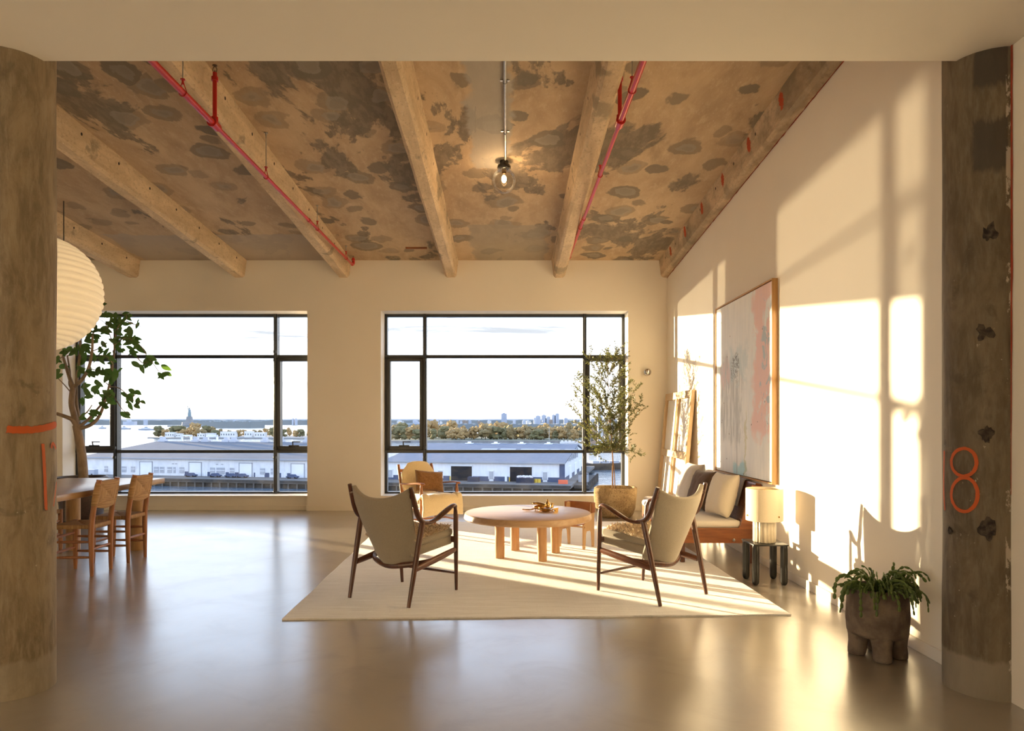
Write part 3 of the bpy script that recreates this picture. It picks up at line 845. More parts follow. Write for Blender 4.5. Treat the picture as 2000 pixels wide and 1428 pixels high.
# beams: tapered ribs with chamfered lower edges
BX = [-5.68, -4.07, -2.484, -0.858, 0.784, 2.415]
for i, bx in enumerate(BX):
    sec = [(-0.118, 0.02), (-0.086, -0.232), (-0.056, -0.262), (0.056, -0.262), (0.086, -0.232), (0.118, 0.02)]
    y0, y1 = 1.2, YB + 0.05
    b = MB(); n = 60
    for j in range(n + 1):
        y = y0 + (y1 - y0) * j / n
        for k, (dx, dz) in enumerate(sec):
            jit = 0.006 * mnoise.noise(V3((y * 3.1, k * 5.7, bx * 3)))
            b.v.append((bx + dx + jit, y, ceil_z(y) + dz + (jit if 0 < k < 5 else 0)))
    for j in range(n):
        for k in range(5):
            a = j * 6 + k
            b.f.append((a, a + 1, a + 7, a + 6))
    b.f.append(tuple(range(6)))
    o = struct(b.build('beam', 'beam_red' if i == 5 else 'beam', smooth=20))
# ragged red paint line where the last beam meets the right wall
b = MB()
n = 90
for j in range(n + 1):
    y = 4.4 + (YB - 4.4) * j / n
    zb = ceil_z(y) - 0.262
    b.v.append((XR - 0.003, y, zb + 0.012 * mnoise.noise(V3((y * 9, 0, 0)))))
    b.v.append((XR - 0.003, y, zb - 0.012 - 0.010 * mnoise.noise(V3((y * 13, 3, 0)))))
for j in range(n):
    b.f.append((2*j, 2*j+1, 2*j+3, 2*j+2))
struct(b.build('trim_1', 'red_line', smooth=0), 'red paint line along the foot of the wall beam')

# columns
COLR = 0.19
def column(cx, cy, mat):
    b = MB()
    n, m = 64, 80
    z1 = ceil_z(cy) - 0.02
    for j in range(m + 1):
        z = z1 * j / m
        for k in range(n):
            a = 2 * PI * k / n
            r = COLR + 0.004 * mnoise.noise(V3((math.cos(a) * 2, math.sin(a) * 2, z * 1.4 + cx))) + 0.0016 * mnoise.noise(V3((math.cos(a) * 9, math.sin(a) * 9, z * 7)))
            b.v.append((r * math.cos(a), r * math.sin(a), z))
    for j in range(m):
        for k in range(n):
            k2 = (k + 1) % n
            b.f.append((j*n+k, j*n+k2, (j+1)*n+k2, (j+1)*n+k))
    o = struct(b.build('column', mat))
    o.location = (cx, cy, 0)
    return o
CL, CR = (-2.507, 3.537), (2.431, 3.55)
col_l = column(CL[0], CL[1], 'column_a'); col_l['label'] = 'round brown concrete column beside the dining table, with orange strokes'
col_r = column(CR[0], CR[1], 'column_b'); col_r['label'] = 'round brown concrete column against the wall, sprayed with the number 18'

def cyl_hit(px, py, c, r):
    dx, dy = (px - VX) / F, 1.0
    A = dx*dx + dy*dy; B = -2*(dx*c[0] + dy*c[1]); D = c[0]**2 + c[1]**2 - r*r
    disc = max(B*B - 4*A*D, 0.0)
    t = (-B - math.sqrt(disc)) / (2*A)
    X, Y = dx*t, dy*t
    return math.atan2(Y - c[1], X - c[0]), H - (py - VY) * Y / F

def spray_mark(parent, c, pts, wpx, closed=False):
    """soft edged painted stroke lying on a round column"""
    pts2 = spline([(p[0], p[1]) for p in pts], 6) if not closed else pts
    ang = [cyl_hit(p[0], p[1], c, COLR) for p in pts2]
    r = COLR + 0.0065
    wd = wpx * 3.38 / F
    b = MB(); ed = []
    n = len(ang)
    for i in range(n):
        i0, i1 = (max(i-1, 0), min(i+1, n-1)) if not closed else ((i-1) % n, (i+1) % n)
        tx = (ang[i1][0] - ang[i0][0]) * COLR; tz = ang[i1][1] - ang[i0][1]
        L = math.hypot(tx, tz) or 1
        nx, nz = -tz / L, tx / L
        for s in (-1, -0.45, 0.45, 1):
            th = ang[i][0] + nx * s * wd / COLR; z = ang[i][1] + nz * s * wd
            b.v.append((r * math.cos(th), r * math.sin(th), z))
            e = 0.0 if abs(s) == 1 else 1.0
            if not closed and (i == 0 or i == n - 1): e *= 0.2
            ed.append(e)
    for i in range(n if closed else n - 1):
        j = (i + 1) % n
        for k in range(3):
            b.f.append((i*4+k, i*4+k+1, j*4+k+1, j*4+k))
    return b.build('spray_mark', 'spray', parent, smooth=180, attr={'edge': ed})
ell = lambda cx, cy, rx, ry: [(cx + rx * math.cos(t * 2 * PI / 40), cy + ry * math.sin(t * 2 * PI / 40)) for t in range(40)]
spray_mark(col_r, CR, ell(1884, 903, 24, 27), 4.2, True)
spray_mark(col_r, CR, ell(1885, 966, 25, 33), 4.2, True)
spray_mark(col_r, CR, [(1847, 880), (1846, 920), (1846, 960), (1848, 998)], 3.5)
spray_mark(col_l, CL, [(12, 838), (40, 840), (75, 838), (108, 829)], 9)
spray_mark(col_l, CL, [(82, 866), (84, 900), (86, 945), (88, 998)], 4.5)
spray_mark(col_l, CL, [(98, 876), (101, 866), (107, 877)], 4)
spray_mark(col_l, CL, [(108, 940), (105, 965), (102, 990)], 2.2)
for (px, py, s, sd) in ((1931, 457, 0.045, 1), (1923, 648, 0.05, 2), (1926, 848, 0.045, 3), (1930, 1034, 0.05, 4), (1857, 1036, 0.022, 5)):
    th, z = cyl_hit(px, py, CR, COLR)
    b = MB(); n = 22
    b.v.append(((COLR + 0.006) * math.cos(th), (COLR + 0.006) * math.sin(th), z))
    for ring, (fr, hh) in enumerate(((0.35, 0.006), (0.7, 0.007), (1.0, 0.0015))):
        for k in range(n):
            a = 2 * PI * k / n
            q = s * fr * 0.8 * (1 + 0.8 * mnoise.noise(V3((math.cos(a) * 1.2, math.sin(a) * 1.2, sd * 3.37 + ring * 0.4))) + 0.3 * mnoise.noise(V3((math.cos(a) * 4, math.sin(a) * 4, sd * 1.7))))
            t2 = th + q * math.cos(a) * 0.8 / COLR; zz = z + q * math.sin(a) * 1.15
            r = COLR + hh + 0.005 * abs(mnoise.noise(V3((a * 2, ring * 2.0, sd))))
            b.v.append((r * math.cos(t2), r * math.sin(t2), zz))
    for k in range(n):
        b.f.append((0, 1 + k, 1 + (k + 1) % n))
        for ring in range(2):
            o = 1 + ring * n
            b.f.append((o + k, o + (k + 1) % n, o + n + (k + 1) % n, o + n + k))
    b.build('spalled_hole', 'spall', col_r)
# red paint stripe in the seam between column and wall
yj = CR[1] - math.sqrt(COLR**2 - (XR - CR[0])**2)
b = MB(); n = 60
for j in range(n + 1):
    z = 1.0 + (SOF_Z - 1.0) * j / n
    wv = 0.010 + 0.006 * mnoise.noise(V3((z * 6, 1, 1)))
    if z < 2.1: wv *= max(0.15, (z - 1.0) / 1.1)
    b.v.append((XR - 0.004, yj - 0.004 - wv, z)); b.v.append((XR - 0.006, yj - 0.004, z))
for j in range(n): b.f.append((2*j, 2*j+1, 2*j+3, 2*j+2))
struct(b.build('trim_2', 'red_line', smooth=0), 'red paint stripe in the seam between the numbered column and the wall')

# ------------------------------------------------------------------ windows
FY = 10.92
def make_window(name):
    root = thing(name, None, None, kind='structure')
    X0, X1 = -1.8795, 1.8795
    d0, d1 = FY, FY + 0.11
    z0, z1 = WZ0, WZ1
    fr = MB()
    fw = 0.045
    for lo, hi in (((X0, d0, z0), (X0 + fw, d1, z1)), ((X1 - fw, d0, z0), (X1, d1, z1)), ((X0, d0, z1 - fw), (X1, d1, z1)), ((X0, d0, z0), (X1, d1, z0 + 0.032))):
        fr.box(lo, hi, bevel=0.004, seg=1)
    fr.build('window_frame', 'frame', root)
    m1, m2 = X0 + 0.632, X1 - 0.629
    t1, t2 = 2.372, 0.886
    hw = 0.028
    for mx in (m1, m2):
        m = MB().box((mx - hw, d0 - 0.02, z0), (mx + hw, d1, z1), bevel=0.004, seg=1)
        m.box((mx - 0.012, d0 - 0.05, z0 + 0.01), (mx + 0.012, d0 - 0.02, z1 - 0.01), bevel=0.003, seg=1)
        o = m.build('mullion', 'frame', root)
        k = MB()
        for zz in (z0 + 0.03, t2 - 0.09, t2 + 0.06, t1 - 0.06, t1 + 0.07):
            k.box((mx - 0.02, d0 - 0.056, zz - 0.02), (mx + 0.02, d0 - 0.018, zz + 0.02), bevel=0.003, seg=1)
        k.build('mullion_clip', 'frame', o)
    for tz in (t1, t2):
        MB().box((X0, d0 - 0.004, tz - 0.024), (X1, d1, tz + 0.024), bevel=0.004, seg=1).build('transom', 'frame', root)
    def pane(x0, x1, za, zb, mat='glass', par=root):
        return MB().box((x0, d0 + 0.05, za), (x1, d0 + 0.056, zb)).build('pane', mat, par, smooth=0)
    cols = ((X0 + fw, m1 - hw), (m1 + hw, m2 - hw), (m2 + hw, X1 - fw))
    for a, bb in cols:
        pane(a, bb, t1 + 0.024, z1 - fw)
        pane(a, bb, z0 + 0.032, t2 - 0.024, 'glass_dusty')
    pane(cols[1][0], cols[1][1], t2 + 0.024, t1 - 0.024)
    for ci in (0, 2):
        a, bb = cols[ci]
        za, zb = t2 + 0.024, t1 - 0.024
        s = MB(); sw = 0.05
        for lo, hi in (((a, za), (a + sw, zb)), ((bb - sw, za), (bb, zb)), ((a, zb - sw), (bb, zb)), ((a, za), (bb, za + 0.062))):
            s.box((lo[0], d0 - 0.025, lo[1]), (hi[0], d1 - 0.01, hi[1]), bevel=0.004, seg=1)
        so_ = s.build('sash', 'frame', root)
        pane(a + sw, bb - sw, za + 0.062, zb - sw, 'glass', so_)
        cx = (a + bb) / 2 + 0.01
        h = MB().box((cx - 0.10, d0 - 0.045, za + 0.055), (cx + 0.06, d0 - 0.02, za + 0.078), bevel=0.003, seg=1)
        h.tube([(cx - 0.03, d0 - 0.035, za + 0.07), (cx - 0.03, d0 - 0.06, za + 0.09), (cx - 0.03, d0 - 0.06, za + 0.128)], 0.009, 8)
        h.box((cx - 0.04, d0 - 0.072, za + 0.122), (cx + 0.085, d0 - 0.052, za + 0.136), bevel=0.003, seg=1)
        h.build('handle', 'black_metal', so_)
    # plastered reveal lining
    rv = MB()
    t = 0.004
    rv.box((X0 - 0.0005, YB + 0.001, z0), (X0 + t, FY, z1)); rv.box((X1 - t, YB + 0.001, z0), (X1 + 0.0005, FY, z1))
    rv.box((X0, YB + 0.001, z1 - t), (X1, FY, z1 + 0.0005)); rv.box((X0, YB + 0.001 , z0 - 0.0005), (X1, FY, z0 + t))
    rv.build('window_reveal', 'reveal', root, smooth=0)
    return root
w2 = make_window('window_2'); w2.location = (-0.0435, 0, 0)
w1 = dup(w2, (-4.872, 0, 0)); w1.name = 'window_1'
w3 = dup(w2, (XL + YB, SWY, 0), PI / 2); w3.name = 'added_fill_window'; w3.scale = (SWH / 1.88, 1, 1)
for wo, lb in ((w3, 'unseen black steel side window added to light the camera end of the room'), (w2, 'black steel window behind the lounge furniture and olive tree'), (w1, 'black steel window behind the dining table and rubber tree')):
    wo['label'] = lb

# ------------------------------------------------------------------ ceiling services
def sprinkler(name, label, X, zp, side):
    root = thing(name, label, 'pipe', (X, 0, zp), group=None)
    yj = 5.47
    MB().tube([(0, 1.0, 0), (0, yj, 0)], 0.024, 16).build('pipe', 'red_pipe', root)
    MB().tube([(0, yj, 0), (0, 10.32, 0)], 0.0175, 14).build('pipe', 'red_pipe', root)
    # tee with upright sprinkler
    zc = ceil_z(yj) - zp
    t = MB().tube([(0, yj - 0.05, 0), (0, yj + 0.05, 0)], 0.034, 16)
    t.tube([(0, yj - 0.06, 0), (0, yj - 0.045, 0)], 0.038, 16).tube([(0, yj + 0.045, 0), (0, yj + 0.06, 0)], 0.03, 16)
    t.tube([(0, yj, 0), (0, yj, 0.06)], 0.026, 14)
    t.build('tee_joint', 'red_pipe', root)
    u = MB().tube([(0, yj, 0.03), (0, yj, zc - 0.15)], 0.0165, 14)
    u.tube([(0, yj, zc - 0.165), (0, yj, zc - 0.135)], 0.026, 14).tube([(0, yj, zc - 0.135), (0, yj, zc - 0.10)], 0.018, 6)
    rs = u.build('riser', 'red_pipe', root)
    def head(y, z, sc=1.0):
        h = MB()
        for s in (-1, 1):
            h.tube(spline([(s*0.009*sc, y, z), (s*0.015*sc, y, z + 0.015*sc), (s*0.014*sc, y, z + 0.035*sc), (0, y, z + 0.05*sc)], 3), 0.003*sc, 6)
        h.blob((0, y, z + 0.012*sc), 0.007*sc, 1, 0.0)
        h.lathe([(0.0, 0.052*sc), (0.019*sc, 0.054*sc), (0.019*sc, 0.057*sc), (0.0, 0.058*sc)], 12, (0, y, z))
        return h
    head(yj, zc - 0.10).build('sprinkler_head', 'bronze', rs)
    # end elbow and small upright at the window wall
    ye = 10.32
    e = MB().tube(spline([(0, ye - 0.03, 0), (0, ye + 0.01, 0), (side*0.012, ye + 0.012, 0.02), (side*0.012, ye + 0.012, 0.05)], 4), 0.022, 12)
    e.tube([(side*0.012, ye + 0.012, 0.055), (side*0.012, ye + 0.012, 0.085)], 0.024, 12).tube([(side*0.012, ye + 0.012, 0.085), (side*0.012, ye + 0.012, 0.10)], 0.016, 8)
    eo = e.build('elbow', 'red_pipe', root)
    hd = head(ye + 0.012, 0.098, 0.5).build('sprinkler_head', 'bronze', eo); hd.location.x = side * 0.012
    # couplings
    for yc in (8.07,):
        MB().tube([(0, yc - 0.025, 0), (0, yc + 0.025, 0)], 0.023, 14).build('coupling', 'red_pipe', root)
    # hangers
    for yh in (4.93, 6.63, 8.42, 9.92):
        r0 = 0.024 if yh < yj else 0.0175
        zc2 = ceil_z(yh) - zp
        hz = 0.085
        g = MB().tube([(0, yh, hz - 0.03), (0, yh, hz + 0.012)], 0.008, 8)
        g.lathe([(0.0, 0.0), (0.017, 0.002), (0.017, 0.008), (0.0, 0.012)], 10, (0, yh, hz))
        for k in range(1):
            loop = [(0, yh, hz)] + [((r0 + 0.004) * math.sin(a), yh, (r0 + 0.004) * math.cos(a) * 1.0) for a in [math.radians(d) for d in range(50, 311, 20)]] + [(0, yh, hz)]
            g.tube(loop, 0.0035, 6)
        ho = g.build('clevis_hanger', 'red_pipe', root)
        rd = MB().tube([(0, yh, hz), (0, yh, zc2)], 0.0048, 8)
        rd.lathe([(0.0, zc2 - 0.012), (0.018, zc2 - 0.012), (0.018, zc2 - 0.004), (0.0, zc2 - 0.003)], 8, (0, yh, 0))
        rd.build('hanger_rod', 'steel', ho)
    return root
sprinkler('sprinkler_pipe', 'red sprinkler pipe hung under the ceiling nearest the painted wall', 0.88, 3.69, -1)
sprinkler('sprinkler_pipe', 'red sprinkler pipe hung under the ceiling toward the dining table', -2.29, 3.675, 1)

# conduit along the slab and its bare-bulb ceiling light
cz = lambda y: ceil_z(y) - 0.02
t = thing('conduit', 'thin steel conduit running along the ceiling to the globe light', 'conduit', (-0.02, 0, 0))
MB().tube([(0, 3.52, cz(3.52)), (0, 7.15, cz(7.15))], 0.0125, 12).build('conduit_tube', 'steel', t)
for y in (4.6, 5.75, 6.6):
    s = MB().box((-0.04, y - 0.01, cz(y) + 0.012), (0.04, y + 0.01, cz(y) + 0.019))
    s.tube([(-0.016, y, cz(y) + 0.012), (-0.015, y, cz(y) - 0.008), (0, y, cz(y) - 0.0155), (0.015, y, cz(y) - 0.008), (0.016, y, cz(y) + 0.012)], 0.003, 6)
    s.build('conduit_strap', 'steel', t)
ly = 7.24
lz = ceil_z(ly)
t = thing('globe_light', 'clear glass globe ceiling light with one lit bulb and dark canopy', 'lamp', (-0.035, ly, lz))
MB().lathe([(0, 0), (0.045, 0), (0.045, -0.045), (0.0, -0.046)], 24).build('junction_box', 'black_metal', t)
MB().lathe([(0.0, -0.045), (0.066, -0.045), (0.07, -0.055), (0.07, -0.072), (0.062, -0.085), (0.045, -0.092), (0.0, -0.093)], 32).build('canopy', 'black_metal', t)
MB().lathe([(0.0, -0.09), (0.024, -0.09), (0.024, -0.135), (0.0, -0.136)], 20).build('bulb_socket', 'bronze', t)
gz = -0.205
prof = [(0.128 * math.sin(a), gz + 0.128 * math.cos(a)) for a in [math.radians(d) for d in range(28, 181, 8)]]
MB().lathe(prof, 40).build('glass_globe', 'globe', t, smooth=180)
MB().blob((0, 0, -0.185), (0.026, 0.026, 0.042), 2, 0.0).build('bulb', 'bulb', t, smooth=180)
pl = bpy.data.lights.new('bulb_glow', 'POINT'); pl.energy = 14; pl.color = (1.0, 0.66, 0.34); pl.shadow_soft_size = 0.03
plo = bpy.data.objects.new('bulb_glow', pl); COL.objects.link(plo); plo.parent = t; plo.location = (0, 0, -0.215)

# timber nailing strip left in the slab
yw = 10.0
tag(MB().box((-1.455, yw - 0.02, ceil_z(yw) - 0.022), (-1.15, yw + 0.02, ceil_z(yw) + 0.004), bevel=0.003, seg=1).build('nailing_strip', 'walnut'),
    'short brown timber strip left embedded in the ceiling near the windows', 'timber strip')

# chrome globe wall light
t = thing('wall_light', 'small chrome half-mirrored globe light on the window wall', 'lamp', (2.11, YB, 2.10))
MB().tube([(0, 0, 0), (0, -0.02, 0)], 0.035, 20).build('wall_plate', 'chrome', t)
MB().blob((0, -0.068, 0), 0.06, 3, 0.0).build('mirrored_globe', 'chrome', t, smooth=180)
MB().tube([(0, -0.015, 0), (0, -0.03, 0)], 0.02, 14).build('socket', 'brass', t)

# ------------------------------------------------------------------ paper lantern
R = 0.53
t = thing('paper_lantern', 'big round ribbed paper lantern glowing over the dining table', 'lamp', (-4.25, 6.3, 2.505))
b = MB(); ribs = 24; per = 5; n = 72
rows = ribs * per
for j in range(rows + 1):
    ph = math.radians(10) + (PI - math.radians(20)) * j / rows
    pl_ = abs(math.sin(PI * j / per))
    rr = R * 0.965 + 0.027 * pl_ * math.sin(ph)
    for k in range(n):
        a = 2 * PI * k / n
        cr = 0.004 * mnoise.noise(V3((math.cos(a) * 6, math.sin(a) * 6, j * 0.4)))
        z = rr * math.cos(ph) + 0.045 * math.sin(ph) * math.cos(a + 0.6)
        b.v.append(((rr + cr) * math.sin(ph) * math.cos(a), (rr + cr) * math.sin(ph) * math.sin(a), z))
for j in range(rows):
    for k in range(n):
        k2 = (k + 1) % n
        b.f.append((j*n+k, j*n+k2, (j+1)*n+k2, (j+1)*n+k))
b.build('paper_shade', 'paper', t, smooth=180)
MB().tube([(0, 0, R * 0.97), (0, 0, ceil_z(6.3) - 2.505)], 0.004, 8).build('cord', 'wire', t)
MB().lathe([(0.0, 0.0), (0.05, 0.0), (0.06, 0.02), (0.06, 0.03)], 20, (0, 0, ceil_z(6.3) - 2.505 - 0.03)).build('ceiling_rose', 'black_metal', t)
MB().lathe([(0.088, 0.505), (0.094, 0.51), (0.094, 0.52), (0.088, 0.525)], 24).build('wire_ring', 'wire', t)
# a second thin drop cord further back that ends behind the lantern
p1 = at(124.5, 421, 8.3)
t = thing('pendant_cord', 'thin dark drop cord with a small socket, mostly behind the paper lantern', 'cord', (p1.x, 8.3, 0))
MB().tube([(0, 0, ceil_z(8.3)), (0, 0, 2.95)], 0.006, 8).build('cord', 'wire', t)
MB().tube([(0, 0, 2.96), (0, 0, 2.88)], 0.022, 12).build('socket', 'black_metal', t)

# ------------------------------------------------------------------ dining table and rush chairs
t = thing('dining_table', 'long thick honey oak dining table on round legs', 'table', (-4.24, 6.2, 0))
TZ = 0.742
MB().box((-0.53, -1.35, TZ - 0.055), (0.53, 1.37, TZ), bevel=0.006).build('table_top', 'oak_top', t)
for sx in (-0.345, 0.335):
    for yy in (-1.1, 1.18):
        MB().tube([(sx, yy, 0), (sx, yy, TZ - 0.05)], 0.068, 28).build('leg', 'oak', t)

def rush_panel(name, fn, nu, nv, mat, parent, flip):
    b = MB(); b.grid(fn, nu, nv)
    at_ = []
    for j in range(nv + 1):
        for i in range(nu + 1):
            u, v = i / nu * 2 - 1, j / nv * 2 - 1
            side = 1.0 if abs(u) * 0.85 > abs(v) else 0.0
            at_.append(side if flip else 1 - side)
    o = b.build(name, mat, parent, smooth=60, attr={'rush_dir': at_})
    md = o.modifiers.new('thick', 'SOLIDIFY'); md.thickness = 0.035; md.offset = 0
    return o

def dining_chair(name, label):
    t = thing(name, label, 'chair', group='rush dining chairs')
    # local: sitter looks along +y
    bk = lambda s: spline([(s*0.152, -0.163, 0), (s*0.153, -0.160, 0.22), (s*0.153, -0.160, 0.43), (s*0.150, -0.185, 0.63), (s*0.145, -0.225, 0.842)], 5)
    for s in (-1, 1):
        p = bk(s); m = len(p)
        rad = [0.0155 + 0.008 * min(1, i / (m * 0.35)) - 0.003 * max(0, (i / m - 0.6)) for i in range(m)]
        MB().tube(p, rad, 14).build('rear_leg', 'chair_wood', t)
        p = spline([(s*0.165, 0.166, 0), (s*0.168, 0.165, 0.22), (s*0.168, 0.162, 0.452)], 5); m = len(p)
        MB().tube(p, [0.0145 + 0.0085 * min(1, i / (m * 0.4)) for i in range(m)], 14).build('front_leg', 'chair_wood', t)
        for z in (0.165, 0.30):
            pts = [(s*(0.152 + 0.014*k/6), -0.163 + 0.327*k/6, z) for k in range(7)]
            MB().tube(pts, [0.0085, 0.011, 0.0125, 0.013, 0.0125, 0.011, 0.0085], 10).build('stretcher', 'chair_wood', t)
    for y, w, z in ((0.165, 0.167, 0.20), (0.165, 0.167, 0.335), (-0.161, 0.152, 0.235)):
        pts = [(-w + 2*w*k/6, y, z) for k in range(7)]
        MB().tube(pts, [0.0085, 0.011, 0.0125, 0.013, 0.0125, 0.011, 0.0085], 10).build('stretcher', 'chair_wood', t)
    def seat(u, v):
        a, c = u*2-1, v*2-1
        w = 0.158 + 0.022 * v
        side = abs(a) * 0.9 > abs(c)
        dip = 0.014 * (1 - max(abs(a), abs(c)))
        ridge = 0.006 * math.exp(-((abs(a)*0.9 - abs(c)) / 0.07) ** 2)
        return (a * w, c * 0.172, 0.432 - dip - ridge)
    rush_panel('rush_seat', seat, 28, 28, 'rush_seat', t, False)
    def back(u, v):
        a, c = u*2-1, v*2-1
        z = 0.715 + c * 0.105
        if v < 0.5: z -= 0.028 * (1 - a*a) * (1 - v*2)
        else: z += 0.010 * (1 - a*a) * (v*2 - 1)
        y = -0.186 - (z - 0.63) * 0.19 - 0.008 * (1 - a*a)
        ridge = 0.010 * math.exp(-((abs(a)*0.9 - abs(c)) / 0.08) ** 2) + 0.012 * math.exp(-(a*a + c*c) / 0.06)
        puff = 0.012 * (1 - max(abs(a), abs(c)) ** 2)
        return (a * 0.163, y - puff * 0.4 + ridge * 0.6, z)
    rush_panel('rush_back', back, 28, 24, 'rush_back', t, True)
    for s in (-1, 1):   # rush wound round the posts
        MB().tube([(s*0.150, -0.184 - (z - 0.63) * 0.19, z) for z in (0.615, 0.68, 0.75, 0.81)], [0.025, 0.028, 0.027, 0.024], 14).build('rush_binding', 'rush_back', t)
    return t
dc = dining_chair('dining_chair', 'wooden dining chair with woven rush seat and back, beside the concrete column')
dc.location = (-3.80, 6.26, 0); dc.rotation_euler = (0, 0, PI/2 + 0.02)
dup(dc, (-3.79, 6.845, 0), PI/2 - 0.015, 'wooden dining chair with woven rush seat and back, at the window end of the table')
dup(dc, (-4.76, 7.02, 0), -PI/2, 'wooden dining chair mostly hidden by the column, across the dining table')

# ------------------------------------------------------------------ rubber tree
TY = 9.45
def px_branch(mb, pts, r0, r1, Y0=TY, dY=0.0, n=9):
    """limb through photo positions at the tree's own depth; dY bends it in depth along its length"""
    P = []
    m = len(pts)
    for i, p in enumerate(pts):
        y = Y0 + dY * i / max(1, m - 1)
        P.append(tuple(at(100 + p[0] / 4.762, 560 + p[1] / 4.762, y)))
    P = spline(P, 5)
    k = len(P)
    mb.tube(P, [r0 + (r1 - r0) * i / (k - 1) for i in range(k)], n)
pc = at(157, 931, 9.35)
t = thing('rubber_tree', 'tall rubber tree with broad dark leaves behind the dining table', 'plant', (0, 0, 0))
b = MB()
px_branch(b, [(300, 1790), (288, 1600), (262, 1420), (235, 1290)], 0.062, 0.05)
px_branch(b, [(240, 1300), (200, 1240), (150, 1215), (50, 1180)], 0.036, 0.022, TY, -0.1)
px_branch(b, [(238, 1300), (215, 1200), (190, 1080), (205, 930)], 0.042, 0.036)
px_branch(b, [(205, 940), (165, 830), (125, 700), (110, 640)], 0.028, 0.014, TY, 0.1)
px_branch(b, [(190, 950), (170, 900), (175, 800), (150, 640)], 0.018, 0.01, TY, 0.2)
px_branch(b, [(215, 930), (290, 860), (350, 750), (380, 600), (385, 450)], 0.026, 0.014, TY, -0.15)
px_branch(b, [(230, 1290), (255, 1220), (235, 1100), (235, 900), (262, 680), (272, 500)], 0.03, 0.014, TY, 0.2)
px_branch(b, [(262, 1300), (340, 1240), (420, 1150), (500, 1060)], 0.022, 0.013, TY, 0.1)
px_branch(b, [(270, 1320), (360, 1290), (430, 1230), (475, 1140), (500, 1060), (540, 920), (575, 700), (590, 560), (600, 400)], 0.026, 0.010, TY, 0.15)
px_branch(b, [(270, 1210), (330, 1170), (380, 1100)], 0.012, 0.006)
px_branch(b, [(180, 980), (120, 910), (60, 850)], 0.008, 0.005)
b.build('trunk', 'bark_grey', t)
b = MB()
for pts in ([(590, 560), (545, 450), (500, 340), (420, 290)], [(590, 540), (680, 480), (760, 500), (840, 560), (900, 660), (960, 730), (1000, 785), (1060, 800)],
            [(600, 420), (640, 350), (700, 300), (690, 230)], [(700, 320), (770, 350), (830, 370)], [(385, 460), (420, 320), (430, 200), (430, 110)],
            [(385, 600), (470, 560), (490, 520)], [(545, 930), (620, 940), (680, 980), (740, 1050), (860, 1080)], [(740, 1050), (800, 980)],
            [(580, 1010), (620, 1080), (670, 1150), (740, 1190)], [(350, 760), (430, 780), (500, 770)], [(500, 1060), (560, 1000)], [(800, 660), (850, 710), (890, 700)],
            [(300, 900), (330, 960), (400, 990)], [(540, 920), (470, 860)], [(575, 720), (520, 650), (450, 640)], [(110, 650), (60, 680)], [(150, 650), (210, 600)], [(330, 1170), (370, 1190)]):
    px_branch(b, pts, 0.0075, 0.003, TY, random.uniform(-0.25, 0.2), 6)
b.build('twigs', 'bark_grey', t)['kind'] = 'stuff'

def leaf_mesh(name, L, W, mat, fold=0.25, droop=0.25, nseg=6):
    b = MB()
    for i in range(nseg + 1):
        u = i / nseg
        w = W * (math.sin(PI * min(1, u * 1.02)) ** 0.75) * (1 - 0.18 * u) if 0 < i < nseg else 0.0005
        z = -droop * L * u * u
        for s in (-1, 0, 1):
            b.v.append((s * w, u * L, z + abs(s) * w * fold))
    for i in range(nseg):
        for k in range(2):
            a = i * 3 + k
            b.f.append((a, a + 1, a + 4, a + 3))
    me = bpy.data.meshes.new(name)
    me.from_pydata(b.v, [], b.f); me.update(); me.shade_smooth()
    me.materials.append(MAT[mat])
    return me
FL = [leaf_mesh('leaf', 0.125, 0.034, 'ficus_leaf'), leaf_mesh('leaf', 0.145, 0.038, 'ficus_leaf', 0.15, 0.35), leaf_mesh('leaf', 0.105, 0.032, 'ficus_leaf', 0.35, 0.1)]
CLUST = [(430,110,1),(440,180,2),(420,220,1),(500,270,3),(590,290,5),(690,245,1),(700,285,2),(560,350,6),(640,330,5),(700,330,3),(790,355,2),(730,390,2),(620,400,4),(500,400,4),(410,390,6),(370,420,3),(480,530,2),(430,480,3),(310,560,5),(280,590,3),(350,500,4),(600,510,6),(700,500,6),(790,500,6),(800,560,3),(660,590,2),(750,590,3),(710,445,1),(450,600,3),(520,620,2),(470,670,4),(550,690,3),(400,660,3),(310,680,3),(360,790,4),(430,790,5),(500,780,5),(560,790,3),(610,800,2),(430,880,2),(520,850,4),(560,880,2),(320,940,4),(350,1000,3),(410,980,3),(270,780,4),(280,1040,2),(500,1000,6),(560,990,4),(540,1050,3),(480,1080,2),(520,1130,2),(775,715,1),(870,700,4),(930,690,4),(990,715,1),(850,745,2),(950,670,2),(1050,745,1),(1040,820,2),(1095,815,1),(680,1000,1),(720,1010,2),(750,970,1),(805,985,1),(740,1080,2),(795,1070,2),(800,1115,1),(860,1078,1),(715,1185,1),(670,1185,1),(300,1200,2),(370,1180,3),(340,1220,2),(70,670,3),(130,610,4),(160,570,2),(210,610,3),(110,760,2),(75,810,2)]
rl = random.Random(11)
